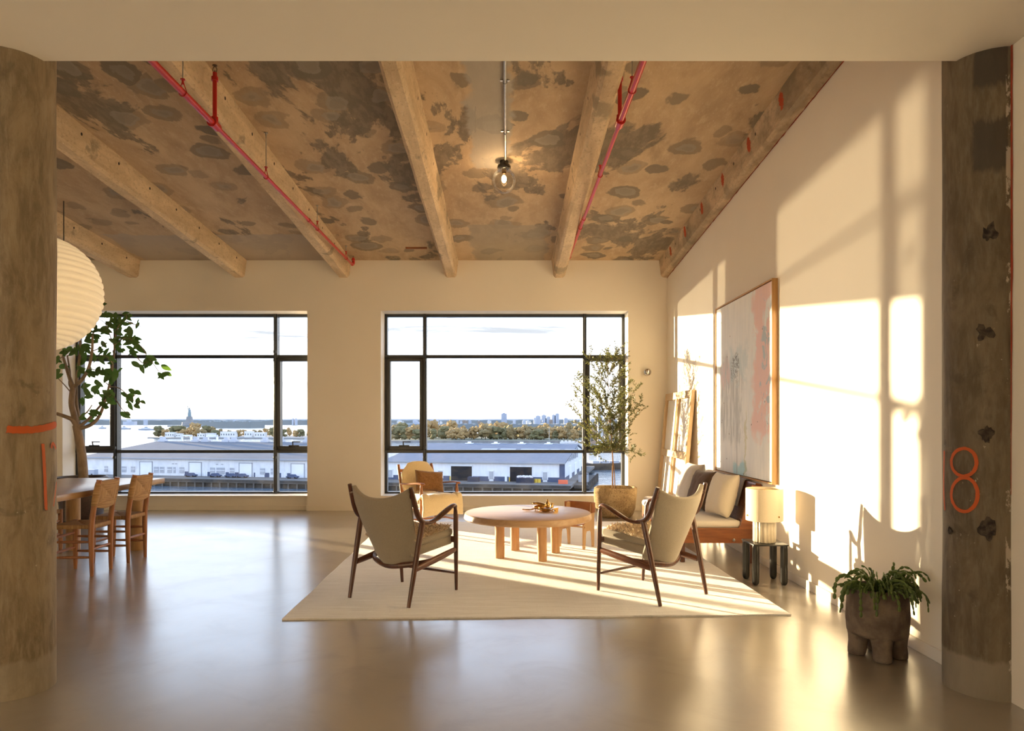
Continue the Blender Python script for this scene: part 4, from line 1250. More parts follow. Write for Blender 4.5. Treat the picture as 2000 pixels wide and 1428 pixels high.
for (cx, cy, k) in CLUST:
    for q in range(k):
        p = at(100 + (cx + rl.uniform(-26, 26) * (k > 1)) / 4.762, 560 + (cy + rl.uniform(-26, 26) * (k > 1)) / 4.762, TY + rl.uniform(-0.22, 0.22))
        o = bpy.data.objects.new('leaf', rl.choice(FL))
        COL.objects.link(o); o.parent = t
        a = rl.uniform(0, 2 * PI)
        # mostly facing the room, hanging a little
        out = V3((math.cos(a), rl.uniform(-0.6, 0.3), math.sin(a) * 0.7 - 0.25)).normalized()
        if k == 1: out = V3((0.85, -0.2, -0.45 if cy > 600 else 0.3)).normalized()
        zax = V3((rl.uniform(-0.5, 0.5), -1, rl.uniform(-0.1, 0.9))).normalized()
        xax = out.cross(zax).normalized(); zax = xax.cross(out).normalized()
        Mx = Matrix((xax, out, zax)).transposed()
        o.location = p - out * 0.06
        o.rotation_euler = Mx.to_euler()
        s = rl.uniform(0.82, 1.2); o.scale = (s, s, s)
t = thing('tree_pot', 'large dark brown round pot holding the rubber tree', 'pot', (at(160, 931, TY).x, TY, 0))
MB().lathe([(0.0, 0.05), (0.22, 0.05), (0.25, 0.08), (0.29, 0.40), (0.305, 0.585), (0.312, 0.60), (0.305, 0.612), (0.285, 0.61), (0.28, 0.55), (0.0, 0.55)], 48).build('pot_body', 'brown_pot', t)
MB().lathe([(0.0, 0.551), (0.279, 0.551), (0.20, 0.565), (0.0, 0.57)], 32).build('soil', 'soil', t)
MB().lathe([(0.0, 0.0), (0.25, 0.0), (0.26, 0.02), (0.26, 0.05), (0.0, 0.051)], 40).build('caster_base', 'caster', t)
t = thing('stone_stand', 'dark turned stand on a grey foot between table leg and column', 'stand', (at(124, 990, 8.9).x, 8.95, 0))
MB().lathe([(0, 0.0), (0.075, 0.0), (0.08, 0.02), (0.08, 0.06), (0.05, 0.075), (0.0, 0.076)], 28).build('foot', 'caster', t)
MB().lathe([(0, 0.076), (0.047, 0.076), (0.043, 0.12), (0.045, 0.40), (0.06, 0.44), (0.06, 0.46), (0.0, 0.461)], 28).build('post', 'brown_pot', t)

# ------------------------------------------------------------------ rug
NLc, NRc, FRc, FLc = V3((-1.532, 4.75, 0)), V3((1.974, 4.862, 0)), V3((1.856, 9.4, 0)), V3((-1.637, 9.38, 0))
b = MB(); nu, nv = 90, 110
RT = 0.012
def rugp(u, v, z):
    p = NLc.lerp(NRc, u).lerp(FLc.lerp(FRc, u), v)
    e = 0.012
    k = 1 - min(1, min(u, 1-u, v, 1-v) * 25)
    p = p + V3((e * mnoise.noise(V3((v * 9, 2, 0))) * k, e * mnoise.noise(V3((u * 9, 7, 0))) * k, z))
    if z > 0.005: p.z += 0.0014 * (mnoise.noise(V3((u * 14, v * 40, 0))) - 1.0)
    return p
b.grid(lambda u, v: rugp(u, v, RT), nu, nv)
rim = [(i, 0) for i in range(nu)] + [(nu, j) for j in range(nv)] + [(nu - i, nv) for i in range(nu)] + [(0, nv - j) for j in range(nv)]
top = [j * (nu + 1) + i for i, j in rim]
o0 = len(b.v)
for i, j in rim: b.v.append(tuple(rugp(i / nu, j / nv, 0.0005)))
for k in range(len(rim)):
    k2 = (k + 1) % len(rim)
    b.f.append((top[k], o0 + k, o0 + k2, top[k2]))
tag(b.build('wool_rug', 'rug', smooth=60), 'large pale cream hand-woven wool rug under the seating group', 'rug')

# ------------------------------------------------------------------ round coffee table
t = thing('coffee_table', 'round thick-topped pale fir coffee table on four chunky legs', 'table', (0.203, 6.98, RT + 0.0005))
zt = 0.448 - RT
prof = [(0.0, zt - 0.068), (0.60, zt - 0.068), (0.63, zt - 0.062), (0.637, zt - 0.05), (0.628, zt - 0.01), (0.624, zt - 0.003), (0.619, zt), (0.0, zt)]
MB().lathe(prof, 96).build('table_top', 'pine_top', t)
for lx, ly_ in ((-0.278, -0.10), (-0.125, 0.31), (0.13, -0.255), (0.286, 0.18)):
    b = MB(); n = 20
    for j in range(9):
        z = (zt - 0.06) * j / 8
        for k in range(n):
            a = 2 * PI * k / n
            ca, sa = math.cos(a), math.sin(a)
            r = 0.047 * (1 + 0.09 * mnoise.noise(V3((ca * 1.5 + lx * 9, sa * 1.5, z * 6))))
            b.v.append((lx + r * math.copysign(abs(ca) ** 0.75, ca), ly_ + r * math.copysign(abs(sa) ** 0.75, sa), z))
    for j in range(8):
        for k in range(n):
            k2 = (k + 1) % n
            b.f.append((j*n+k, j*n+k2, (j+1)*n+k2, (j+1)*n+k))
    b.f.append(tuple(range(n))[::-1]); b.f.append(tuple(8*n + k for k in range(n)))
    b.build('leg', 'pine', t)

# brass pieces on the coffee table
TT = 0.448 + 0.0012
def tpos(px, py):
    Y = F * (H - TT) / (py - VY)
    return ((px - VX) * Y / F, Y, TT)
x, y, z = tpos(1031, 998)
t = thing('brass_leaf', 'flat brass leaf-shaped dish lying apart on the coffee table', 'ornament', (x, y, z), 0.1)
def leafdish(u, v):
    a, c = u*2-1, v*2-1
    w = 0.03 * (1 - abs(a) ** 2.2)
    return (a * 0.058, c * w, 0.003 + 0.012 * a * a * 0.8 + 0.008 * abs(c))
o = MB().grid(leafdish, 20, 8).build('dish', 'brass', t, smooth=180); md = o.modifiers.new('t', 'SOLIDIFY'); md.thickness = 0.004
MB().tube(spline([(-0.05, 0, 0.012), (-0.01, 0.0, 0.016), (0.03, 0.0, 0.013)], 5), [0.003]*11, 8).build('rib', 'brass', t)
x, y, z = tpos(1058, 997)
t = thing('brass_insect_box', 'brass insect-shaped box with a raised wing lid on coffee table', 'ornament', (x - 0.02, y + 0.06, z), -0.1)
MB().blob((0, 0, 0.028), (0.06, 0.035, 0.020), 3, 0.05).build('body', 'brass', t)
def shell(u, v):
    a, c = u*2-1, v*2-1
    w = 0.036 * math.sqrt(max(0, 1 - (a*0.95) ** 4))
    return (a * 0.072, c * w, 0.052 + 0.026 * (1 - c*c) * (1 - 0.6*a*a) - 0.012 * a)
o = MB().grid(shell, 18, 10).build('wing_lid', 'brass', t, smooth=180); o.modifiers.new('t', 'SOLIDIFY').thickness = 0.004
for s in (-1, 1):
    for k in range(3):
        MB().tube([(-0.03 + 0.03*k, s*0.03, 0.022), (-0.035 + 0.035*k, s*0.05, 0.026), (-0.04 + 0.04*k, s*0.06, 0.0)], 0.003, 6).build('leg', 'brass', t)
MB().tube([(-0.06, 0.0, 0.06), (-0.085, 0.012, 0.072)], 0.003, 6).build('antenna', 'brass', t)
x, y, z = tpos(1066, 999.5)
t = thing('brass_bowl', 'shallow brass bowl with a long handle, nearest piece on the coffee table', 'bowl', (x, y, z))
MB().lathe([(0.0, 0.0), (0.032, 0.0), (0.055, 0.012), (0.068, 0.024), (0.066, 0.026), (0.05, 0.016), (0.03, 0.006), (0.0, 0.005)], 32).build('bowl', 'brass', t)
MB().tube(spline([(-0.06, 0, 0.022), (-0.10, 0.005, 0.030), (-0.14, 0.0, 0.026)], 4), [0.006]*9, 8).build('handle', 'brass', t)
x, y, z = tpos(1070, 994)
t = thing('brass_figure', 'small seated brass figure behind the brass bowl', 'figurine', (x, y + 0.05, z))
MB().blob((0, 0, 0.022), (0.034, 0.026, 0.022), 2, 0.2).build('base', 'brass', t)
MB().lathe([(0.0, 0.03), (0.028, 0.034), (0.026, 0.05), (0.014, 0.066), (0.010, 0.072), (0.0, 0.073)], 16).build('torso', 'brass', t)
MB().blob((0, 0, 0.083), 0.0135, 2, 0.05).build('head', 'brass', t)
x, y, z = tpos(1078, 996)
t = thing('brass_bird', 'small upright brass bird figure beside the brass wedge', 'figurine', (x, y + 0.01, z))
MB().lathe([(0.0, 0.0), (0.014, 0.0), (0.017, 0.02), (0.016, 0.045), (0.009, 0.058), (0.0, 0.06)], 16).build('body', 'brass', t)
MB().blob((0, 0, 0.066), 0.011, 2, 0.05).build('head', 'brass', t)
MB().tube([(0.006, 0, 0.066), (0.026, 0, 0.060)], [0.005, 0.001], 8).build('beak', 'brass', t)
x, y, z = tpos(1084, 1000)
t = thing('brass_wedge', 'brass wedge-shaped block at the end of the brass group', 'ornament', (x, y, z), 0.35)
MB().prism([(-0.028, 0), (0.026, 0), (0.03, 0.045), (-0.034, 0.038), (0.0, 0.016)], 'y', -0.018, 0.018).build('block', 'brass', t, smooth=0)

# ------------------------------------------------------------------ sculptural easy chairs (pair)
def strands(name, mat, parent, fn, n, L, seed=0, wid=0.004, lean=(0, 0, 1)):
    """tufts of wool standing on a surface given by fn(u,v)->(point, normal)"""
    rr = random.Random(seed)
    b = MB()
    for _ in range(n):
        p, nn = fn(rr.random(), rr.random())
        p = V3(p); nn = V3(nn).normalized()
        d = (nn * 0.45 + V3((rr.uniform(-1, 1), rr.uniform(-1, 1), rr.uniform(-0.3, 0.5))) * 0.75).normalized()
        s = d.cross(V3((rr.uniform(-1, 1), rr.uniform(-1, 1), rr.uniform(-1, 1)))).normalized() * wid * rr.uniform(0.6, 1.3)
        l = L * rr.uniform(0.6, 1.3)
        m1 = p + d * l * 0.55 + nn * l * 0.05
        e = p + d * l + V3((0, 0, -l * 0.22))
        o = len(b.v)
        b.v += [tuple(p - s), tuple(p + s), tuple(m1 + s * 0.8), tuple(m1 - s * 0.8), tuple(e)]
        b.f += [(o, o+1, o+2, o+3), (o+3, o+2, o+4)]
    me = bpy.data.meshes.new(name)
    me.from_pydata(b.v, [], b.f); me.update(); me.shade_smooth()
    me.materials.append(MAT[mat])
    o = bpy.data.objects.new(name, me); COL.objects.link(o); o.parent = parent
    o['kind'] = 'stuff'
    return o

def easy_chair(name, label):
    t = thing(name, label, 'chair', group='pair of sculptural easy chairs')
    for s in (-1, 1):
        # rear leg up to the elbow joint
        p = spline([(s*0.282, -0.31, 0), (s*0.287, -0.265, 0.19), (s*0.292, -0.215, 0.40), (s*0.297, -0.172, 0.575), (s*0.298, -0.160, 0.605)], 5)
        m = len(p); MB().tube(p, [0.0135 + 0.0085 * math.sin(PI * min(1, i / m * 0.75)) for i in range(m)], 14).build('rear_leg', 'teak', t)
        # back post: sweeps from the arm up to the top corner of the back
        p = spline([(s*0.300, -0.10, 0.589), (s*0.299, -0.150, 0.598), (s*0.299, -0.195, 0.622), (s*0.298, -0.232, 0.675), (s*0.297, -0.265, 0.765), (s*0.293, -0.297, 0.862)], 6)
        m = len(p); MB().tube(p, [(0.015 + 0.004 * math.sin(PI * i / m), 0.016 + 0.006 * math.sin(PI * i / m)) for i in range(m)], 12, up=(1, 0, 0)).build('back_post', 'teak', t)
        # arm with its dip and raised front, running down into the front leg
        p = spline([(s*0.299, -0.175, 0.603), (s*0.301, -0.10, 0.588), (s*0.306, -0.01, 0.601), (s*0.310, 0.082, 0.638), (s*0.308, 0.171, 0.672), (s*0.300, 0.232, 0.684), (s*0.292, 0.266, 0.668), (s*0.287, 0.279, 0.62)], 6)
        m = len(p)
        MB().tube(p, [(0.018 + 0.014 * math.sin(PI * min(1, i / (m * 0.8))) ** 2, 0.0135) if i < m * 0.85 else (0.0155, 0.014) for i in range(m)], 12, up=(0, -0.35, 1)).build('armrest', 'teak', t)
        p = spline([(s*0.287, 0.278, 0.64), (s*0.285, 0.284, 0.52), (s*0.282, 0.292, 0.34), (s*0.273, 0.31, 0)], 6)
        m = len(p); MB().tube(p, [0.015 + 0.006 * math.sin(PI * min(1, (i / m) * 1.05)) - 0.0035 * (i / m) for i in range(m)], 14).build('front_leg', 'teak', t)
        # side rail
        p = [(s*(0.286 - 0.004 * k / 8), -0.225 + 0.515 * k / 8, 0.262 + 0.066 * k / 8) for k in range(9)]
        MB().tube(p, [(0.012 + 0.004 * math.sin(PI * k / 8), 0.021 + 0.006 * math.sin(PI * k / 8)) for k in range(9)], 12, up=(0, 0, 1)).build('side_rail', 'teak_y', t)
        # blocks that carry the back and the seat
        MB().tube([(s*0.297, -0.284, 0.80), (s*0.262, -0.268, 0.80)], [(0.013, 0.026), (0.011, 0.024)], 12, up=(0, 0, 1)).build('spacer_block', 'teak', t)
        MB().tube([(s*0.284, 0.29, 0.405), (s*0.240, 0.282, 0.405)], [(0.016, 0.026), (0.016, 0.024)], 12, up=(0, 0, 1)).build('spacer_block', 'teak', t)
    # curved rail under the back, thin stretcher between the front legs
    p = spline([(-0.282, -0.03, 0.287), (-0.19, -0.12, 0.272), (0, -0.185, 0.252), (0.19, -0.12, 0.272), (0.282, -0.03, 0.287)], 6)
    MB().tube(p, [(0.016, 0.022)] * len(p), 10, up=(0, 0, 1)).build('cross_rail', 'teak', t)
    MB().tube([(-0.276, 0.303, 0.135), (0, 0.302, 0.138), (0.276, 0.303, 0.135)], [0.008, 0.011, 0.008], 10).build('stretcher', 'teak', t)
    # upholstered shell
    def shell(u, v):
        a = u*2-1
        q = abs(a)
        hw = 0.185 + 0.085 * min(1, v * 1.25) ** 0.8 - 0.012 * max(0, v - 0.8)
        if v < 0.12: hw -= 0.05 * (1 - v / 0.12) ** 2
        yc = -0.185 - 0.155 * v; ye = -0.045 - 0.235 * v - 0.03 * math.sin(PI * v)
        zc = 0.268 + 0.505 * v; ze = 0.285 + 0.572 * v
        return (a * hw, yc + (ye - yc) * q ** 2.1, zc + (ze - zc) * q ** 2.3)
    o = MB().grid(shell, 30, 24).build('back_shell', 'linen', t, smooth=180)
    md = o.modifiers.new('t', 'SOLIDIFY'); md.thickness = 0.036; md.offset = 0
    md = o.modifiers.new('b', 'BEVEL'); md.width = 0.009; md.segments = 2; md.limit_method = 'ANGLE'
    # seat base and cushion
    def slab(z0a, z0b, th, hw, y0, y1, nm, mt, bev):
        q = MB().box((-hw, y0, 0), (hw, y1, th), bevel=bev, seg=3)
        q.v = [(x * (1.0 - 0.27 * (1 - (yy - y0) / (y1 - y0))), yy, z + z0a + (z0b - z0a) * (yy - y0) / (y1 - y0) + 0.008 * (1 - (x / hw) ** 2) * (z > th * 0.5)) for x, yy, z in q.v]
        return q.build(nm, mt, t, smooth=60)
    slab(0.318, 0.368, 0.07, 0.252, -0.15, 0.295, 'seat_base', 'linen', 0.018)
    slab(0.388, 0.432, 0.062, 0.256, -0.15, 0.302, 'seat_cushion', 'linen', 0.026)
    def fz(u, v):
        x = (u*2-1) * 0.245; y = -0.17 + 0.44 * v
        return (x, y, 0.458 + 0.10 * (y + 0.15) * 0.95 + 0.012 * mnoise.noise(V3((x * 9, y * 9, 0)))), (x * 0.8, 0.1, 1)
    bb = MB(); bb.grid(lambda u, v: fz(u, v)[0], 14, 14)
    pelt = bb.build('fleece', 'shaggy', t, smooth=180)
    strands('fleece_tufts', 'shaggy', pelt, fz, 3600, 0.042, 5, 0.0035)
    return t
ec = easy_chair('easy_chair', 'x')
ec['label'] = 'dark teak easy chair with oatmeal back, on the rug side toward the dining table'
ec.location = (-0.799, 5.436, RT + 0.0005); ec.rotation_euler = (0, 0, math.radians(-30.2))
dup(ec, (1.129, 5.485, RT + 0.0005), math.radians(39.5), 'dark teak easy chair with oatmeal back, standing in front of the pillow-lined sofa')

# ------------------------------------------------------------------ sheepskin lounge chair by the window
lc = thing('lounge_chair', 'low wooden lounge chair draped in cream sheepskin by the window', 'chair', (-0.985, 8.74, RT + 0.0005), 0)
fx, fy = 0.56, -0.83
lc.rotation_euler = (0, 0, math.atan2(-0.56, -0.83))
W, D = 0.245, 0.28
for s in (-1, 1):
    p = [(s*W, D, 0), (s*W, D, 0.26), (s*W, D, 0.36), (s*W, D, 0.44), (s*W, D, 0.50), (s*W, D - 0.005, 0.575)]
    MB().tube(p, [0.015, 0.021, 0.019, 0.022, 0.02, 0.012], 14).build('front_leg', 'cherry', lc)
    p = spline([(s*W, -D - 0.02, 0), (s*W, -D + 0.04, 0.25), (s*W, -D + 0.02, 0.45), (s*(W - 0.01), -D - 0.10, 0.79)], 5)
    MB().tube(p, 0.018, 14).build('rear_leg', 'cherry', lc)
    p = spline([(s*(W + 0.005), -D + 0.02, 0.555), (s*(W + 0.015), -0.05, 0.567), (s*(W + 0.012), 0.18, 0.59), (s*W, D + 0.02, 0.592), (s*W, D + 0.045, 0.582)], 5)
    m = len(p); MB().tube(p, [(0.016 + 0.016 * (i / m), 0.012) for i in range(m)], 12, up=(0, 0, 1)).build('armrest', 'cherry', lc)
    MB().tube([(s*W, -D + 0.02, 0.27), (s*W, D, 0.285)], [(0.012, 0.022)] * 2, 10, up=(0, 0, 1)).build('side_rail', 'cherry', lc)
    MB().tube([(s*W, -D + 0.02, 0.13), (s*W, D, 0.13)], 0.011, 10).build('stretcher', 'cherry', lc)
MB().tube([(-W, D, 0.275), (0, D, 0.27), (W, D, 0.275)], [(0.012, 0.026)] * 3, 10, up=(0, 0, 1)).build('front_rail', 'cherry', lc)
MB().tube([(-W, 0.0, 0.13), (W, 0.0, 0.13)], 0.011, 10).build('stretcher', 'cherry', lc)
MB().tube([(-W, -D + 0.0, 0.28), (W, -D + 0.0, 0.28)], 0.014, 10).build('rear_rail', 'cherry', lc)
for k in range(4):
    z = 0.46 + 0.085 * k
    MB().tube([(-W + 0.01, -D + 0.01 - 0.3 * (z - 0.45), z), (W - 0.01, -D + 0.01 - 0.3 * (z - 0.45), z)], [(0.006, 0.02)] * 2, 8, up=(0, 0, 1)).build('back_slat', 'cherry', lc)
def skin_seat(u, v):
    a = u*2-1
    # from the back of the seat forward, over the front edge and down
    L = v * 0.88
    if L < 0.56: y, z = -0.24 + L, 0.385 + 0.03 * (L / 0.56)
    elif L < 0.66: q = (L - 0.56) / 0.10; y, z = 0.32 + 0.045 * math.sin(q * PI / 2), 0.415 - 0.05 * (1 - math.cos(q * PI / 2))
    else: y, z = 0.365 - 0.01 * (L - 0.66), 0.365 - (L - 0.66) * 0.75
    hw = 0.262 + 0.03 * max(0, (v - 0.55)) + 0.012 * mnoise.noise(V3((v * 6, a, 3)))
    zz = z + 0.022 * (1 - a * a) - (0.05 * max(0, abs(a) - 0.8) * 5 * (v < 0.62)) + 0.008 * mnoise.noise(V3((a * 4, v * 6, 1)))
    if v > 0.62: y += 0.02 * (1 - a*a)
    if abs(a) > 0.75 and 0.55 < v < 0.72: zz += 0.025
    return (a * hw, y, zz)
o = MB().grid(skin_seat, 30, 40).build('sheepskin_seat', 'sheepskin', lc, smooth=180)
md = o.modifiers.new('t', 'SOLIDIFY'); md.thickness = 0.055; md.offset = 0.2
md = o.modifiers.new('s', 'SUBSURF'); md.levels = 1; md.render_levels = 1
MB().box((-0.22, -0.24, 0.29), (0.22, 0.30, 0.37), bevel=0.02).build('seat_cushion', 'cream_linen', lc)
def skin_back(u, v):
    a = u*2-1
    z = 0.40 + 0.41 * v
    hw = 0.20 + 0.045 * math.sin(PI * min(1, v * 1.1)) - 0.075 * max(0, (v - 0.6) / 0.4) ** 2 + 0.014 * mnoise.noise(V3((v * 5, a, 9)))
    y = -0.225 - 0.30 * (z - 0.42) + 0.018 * (1 - a * a)
    return (a * hw, y, z + 0.02 * (1 - a*a) * v - 0.05 * (abs(a) ** 4) * max(0, v - 0.7))
o = MB().grid(skin_back, 26, 26).build('sheepskin_back', 'sheepskin', lc, smooth=180)
md = o.modifiers.new('t', 'SOLIDIFY'); md.thickness = 0.07; md.offset = 0
md = o.modifiers.new('s', 'SUBSURF'); md.levels = 2; md.render_levels = 2
# halo of wool round the skins
def edge_back(u, v):
    s = 1 if u < 0.5 else -1
    if v < 0.6: p = skin_back(0.5 + s * 0.5, v / 0.6); nn = (s, 0, 0.2)
    else: p = skin_back((v - 0.6) / 0.4, 1.0); nn = (0, 0, 1)
    return p, nn

def pillow(name, mat, w, h, t_, seed=0, seam=None, parent=None):
    """square cushion lying in x-z, thickness along y"""
    b = MB(); n = 26
    rr = random.Random(seed)
    for side in (1, -1):
        o = len(b.v)
        for j in range(n + 1):
            for i in range(n + 1):
                a, c = i / n * 2 - 1, j / n * 2 - 1
                pinch = 1 - 0.075 * (1 - abs(a) ** 2) * (abs(c) ** 3) ; pinch2 = 1 - 0.075 * (1 - abs(c) ** 2) * (abs(a) ** 3)
                th = t_ * 0.5 * max(0, (1 - a**4) * (1 - c**4)) ** 0.55
                wr = 0.006 * mnoise.noise(V3((a * 3 + seed, c * 3, side * 2.0))) + 0.004 * mnoise.noise(V3((a * 8, c * 8 + seed, side)))
                b.v.append((a * w / 2 * pinch2, side * (th + wr * (th > 0.01)), c * h / 2 * pinch))
        for j in range(n):
            for i in range(n):
                q = o + j * (n + 1) + i
                b.f.append((q, q + 1, q + n + 2, q + n + 1) if side < 0 else (q, q + n + 1, q + n + 2, q + 1))
    bm_o = b.build(name, mat, parent, smooth=180)
    bm = bmesh.new(); bm.from_mesh(bm_o.data)
    bmesh.ops.remove_doubles(bm, verts=bm.verts, dist=0.0015)
    bmesh.ops.recalc_face_normals(bm, faces=bm.faces)
    bm.to_mesh(bm_o.data); bm.free(); bm_o.data.shade_smooth()
    return bm_o
o = pillow('lumbar_cushion', 'rust', 0.40, 0.27, 0.13, 4)
tag(o, 'rust brown nubby cushion leaning in the sheepskin lounge chair', 'cushion')
Ml = Matrix.Translation(lc.location) @ Matrix.Rotation(lc.rotation_euler.z, 4, 'Z')
o.matrix_world = Ml @ Matrix.Translation((-0.045, -0.062, 0.588)) @ Matrix.Rotation(math.radians(-6), 4, 'Y') @ Matrix.Rotation(math.radians(17), 4, 'X')

# ------------------------------------------------------------------ child's chair
k1, k2 = V3((0.855, 7.41, 0)), V3((0.614, 7.577, 0))
mid = (k1 + k2) / 2
t = thing('small_chair', 'small plywood-sided chair with brown leather back beyond the coffee table', 'chair', (mid.x, mid.y, RT + 0.0005), math.atan2(-(k1 - k2).y, -(k1 - k2).x))
hw = 0.147
side = [(-0.125, 0), (-0.095, 0), (-0.075, 0.155), (-0.055, 0.182), (0.045, 0.182), (0.06, 0.155), (0.075, 0.0), (0.108, 0), (0.108, 0.255), (0.02, 0.285), (-0.045, 0.33), (-0.065, 0.465), (-0.125, 0.465)]
for s in (-1, 1):
    MB().prism(side, 'x', s*hw - 0.009, s*hw + 0.009).build('side_panel', 'ply', t, smooth=0)
MB().box((-hw - 0.017, -0.135, 0.365), (hw + 0.017, -0.122, 0.472), bevel=0.004).build('leather_back', 'saddle', t)
for s in (-1, 1):
    MB().box((s*(hw + 0.0155) - 0.006, -0.128, 0.365), (s*(hw + 0.0155) + 0.006, -0.045, 0.472), bevel=0.004).build('leather_wrap', 'saddle', t)
MB().grid(lambda u, v: ((u*2-1) * hw, -0.085 + 0.19 * v, 0.268 - 0.025 * (1 - (u*2-1) ** 2)), 12, 8).build('leather_seat', 'saddle', t).modifiers.new('t', 'SOLIDIFY').thickness = 0.008
MB().tube([(-hw - 0.02, 0.095, 0.232), (hw + 0.02, 0.095, 0.232)], 0.009, 10).build('rod', 'ply', t)

# ------------------------------------------------------------------ olive tree in its stone trough
PX, PYY = 1.545, 10.0
t = thing('stone_pot', 'rough ochre stone square pot holding the olive tree', 'pot', (PX, PYY, 0))
b = MB(); n = 56; rings = [(0.235, 0.0), (0.265, 0.03), (0.30, 0.12), (0.318, 0.25), (0.322, 0.36), (0.318, 0.405), (0.300, 0.418), (0.272, 0.415), (0.262, 0.38), (0.25, 0.35)]
ra = math.radians(-14)
for i, (r, z) in enumerate(rings):
    for k in range(n):
        a = 2 * PI * k / n
        ca, sa = math.cos(a), math.sin(a)
        q = (abs(ca) ** 4.5 + abs(sa) ** 4.5) ** (-1 / 4.5)
        rr = r * (0.25 + 0.75 * q) * 0.93 * (1 + 0.035 * mnoise.noise(V3((ca * 2.5, sa * 2.5, z * 6))) + 0.012 * mnoise.noise(V3((ca * 12, sa * 12, z * 30))))
        b.v.append((rr * math.cos(a + ra), rr * math.sin(a + ra), z + 0.006 * mnoise.noise(V3((ca * 3, sa * 3, i)))))
for i in range(len(rings) - 1):
    for k in range(n):
        kk = (k + 1) % n
        b.f.append((i*n+k, i*n+kk, (i+1)*n+kk, (i+1)*n+k))
b.f.append(tuple(range(n))[::-1]); b.f.append(tuple((len(rings)-1)*n + k for k in range(n)))
b.build('pot_body', 'ochre_stone', t, smooth=50)
MB().blob((0, 0, 0.352), (0.24, 0.24, 0.02), 3, 0.4, 4).build('soil', 'soil', t)
OY = 10.0
t = thing('olive_tree', 'slender olive tree with two thin trunks in the stone pot', 'plant', (0, 0, 0))
def olp(p, y=OY): return at(1100 + p[0] / 3.967, 660 + p[1] / 3.967, y)
b = MB()
tr1 = [(384, 1205), (382, 1040), (384, 950), (380, 880), (374, 760), (366, 660), (352, 560), (342, 470), (350, 380), (345, 290), (350, 200)]
tr2 = [(400, 1205), (398, 1080), (388, 960), (384, 890)]
for tr, r0 in ((tr1, 0.011), (tr2, 0.009)):
    P = spline([tuple(olp(p)) for p in tr], 5); m = len(P)
    b.tube(P, [r0 * (1 - 0.72 * i / m) for i in range(m)], 8)
b.build('trunk', 'bark_brown', t)
ends = [(430,90),(255,190),(300,200),(95,290),(82,360),(95,445),(58,525),(125,660),(195,745),(168,820),(250,905),(600,905),(510,715),(600,490),(575,375),(515,335),(460,140),(190,150),(340,160),(440,650),(465,800),(395,190),(590,560),(225,580),(215,480),(300,830),(450,860),(270,300),(420,300),(480,420),(230,380),(400,420),(320,420),(440,530),(290,520),(480,560),(520,520),(180,330),(350,120),(480,230),(240,690),(300,640),(420,720),(330,720),(260,430),(380,560),(470,480)]
ro = random.Random(5)
tw = MB(); lv = MB()
def olive_leaf(pos, d):
    L = ro.uniform(0.032, 0.055); W = L * 0.125
    d = d.normalized()
    s = d.cross(V3((ro.uniform(-1, 1), ro.uniform(-1, 1), ro.uniform(-1, 1)))).normalized() * W
    o = len(lv.v)
    q = pos + d * L * 0.5 + V3((0, 0, -0.002))
    e = pos + d * L
    lv.v += [tuple(pos), tuple(q - s), tuple(q + s), tuple(e)]
    lv.f += [(o, o+1, o+2), (o+1, o+3, o+2)]
for e in ends:
    # leave the trunk below the tip
    base_i = min(range(len(tr1)), key=lambda i: abs(tr1[i][1] - min(905, e[1] + 90 + abs(e[0] - 360) * 0.75)))
    bp = tr1[max(3, base_i)]
    dy = ro.uniform(-0.28, 0.28)
    P0 = olp(bp); P2 = olp(e, OY + dy); P1 = P0 * 0.45 + P2 * 0.55 + V3((0, 0, -0.012 + 0.05 * (e[1] > 820)))
    P = [V3(p) for p in spline([tuple(P0), tuple(P1), tuple(P2)], 9)]
    m = len(P)
    tw.tube(P, [0.004 * (1 - 0.75 * i / m) for i in range(m)], 5)
    for i in range(2, m):
        ax = (P[i] - P[i-1]).normalized()
        for _ in range(3 if i < m * 0.4 else 6):
            d = ax * 0.75 + V3((ro.uniform(-1, 1), ro.uniform(-1, 1), ro.uniform(-0.8, 0.9))) * 0.75
            olive_leaf(P[i] + (P[i-1] - P[i]) * ro.random(), d)
        if ro.random() < 0.6:
            d = (ax * 0.5 + V3((ro.uniform(-1, 1), ro.uniform(-0.8, 0.8), ro.uniform(-0.3, 1)))).normalized()
            L = ro.uniform(0.07, 0.17)
            Q = [P[i] + d * L * k / 4 for k in range(5)]
            tw.tube(Q, [0.0018, 0.0016, 0.0014, 0.0012, 0.001], 4)
            for k in range(1, 5):
                for _ in range(4):
                    olive_leaf(Q[k], d * 0.8 + V3((ro.uniform(-1, 1), ro.uniform(-1, 1), ro.uniform(-0.8, 0.8))) * 0.7)
tw.build('twigs', 'bark_brown', t)['kind'] = 'stuff'
me_o = lv.build('foliage', 'olive_leaf', t, smooth=180); me_o['kind'] = 'stuff'

# ------------------------------------------------------------------ corner footstool
t = thing('footstool', 'low white upholstered footstool with wooden posts in the room corner', 'stool', (2.035, 9.50, 0))
MB().box((-0.14, -0.28, 0.10), (0.15, 0.27, 0.315), bevel=0.04, seg=4).build('cushion', 'white_linen', t)
for sx, sy in ((-0.125, 0.24), (0.125, 0.24), (0.125, -0.27)):
    MB().box((sx - 0.02, sy - 0.02, 0), (sx + 0.02, sy + 0.02, 0.12), bevel=0.003, seg=1).build('leg', 'teak', t)
MB().box((-0.158, -0.325, 0), (-0.118, -0.283, 0.305), bevel=0.004, seg=1).build('corner_post', 'walnut', t)
MB().box((-0.118, -0.32, 0.20), (0.14, -0.29, 0.29), bevel=0.004, seg=1).build('end_rail', 'walnut', t)

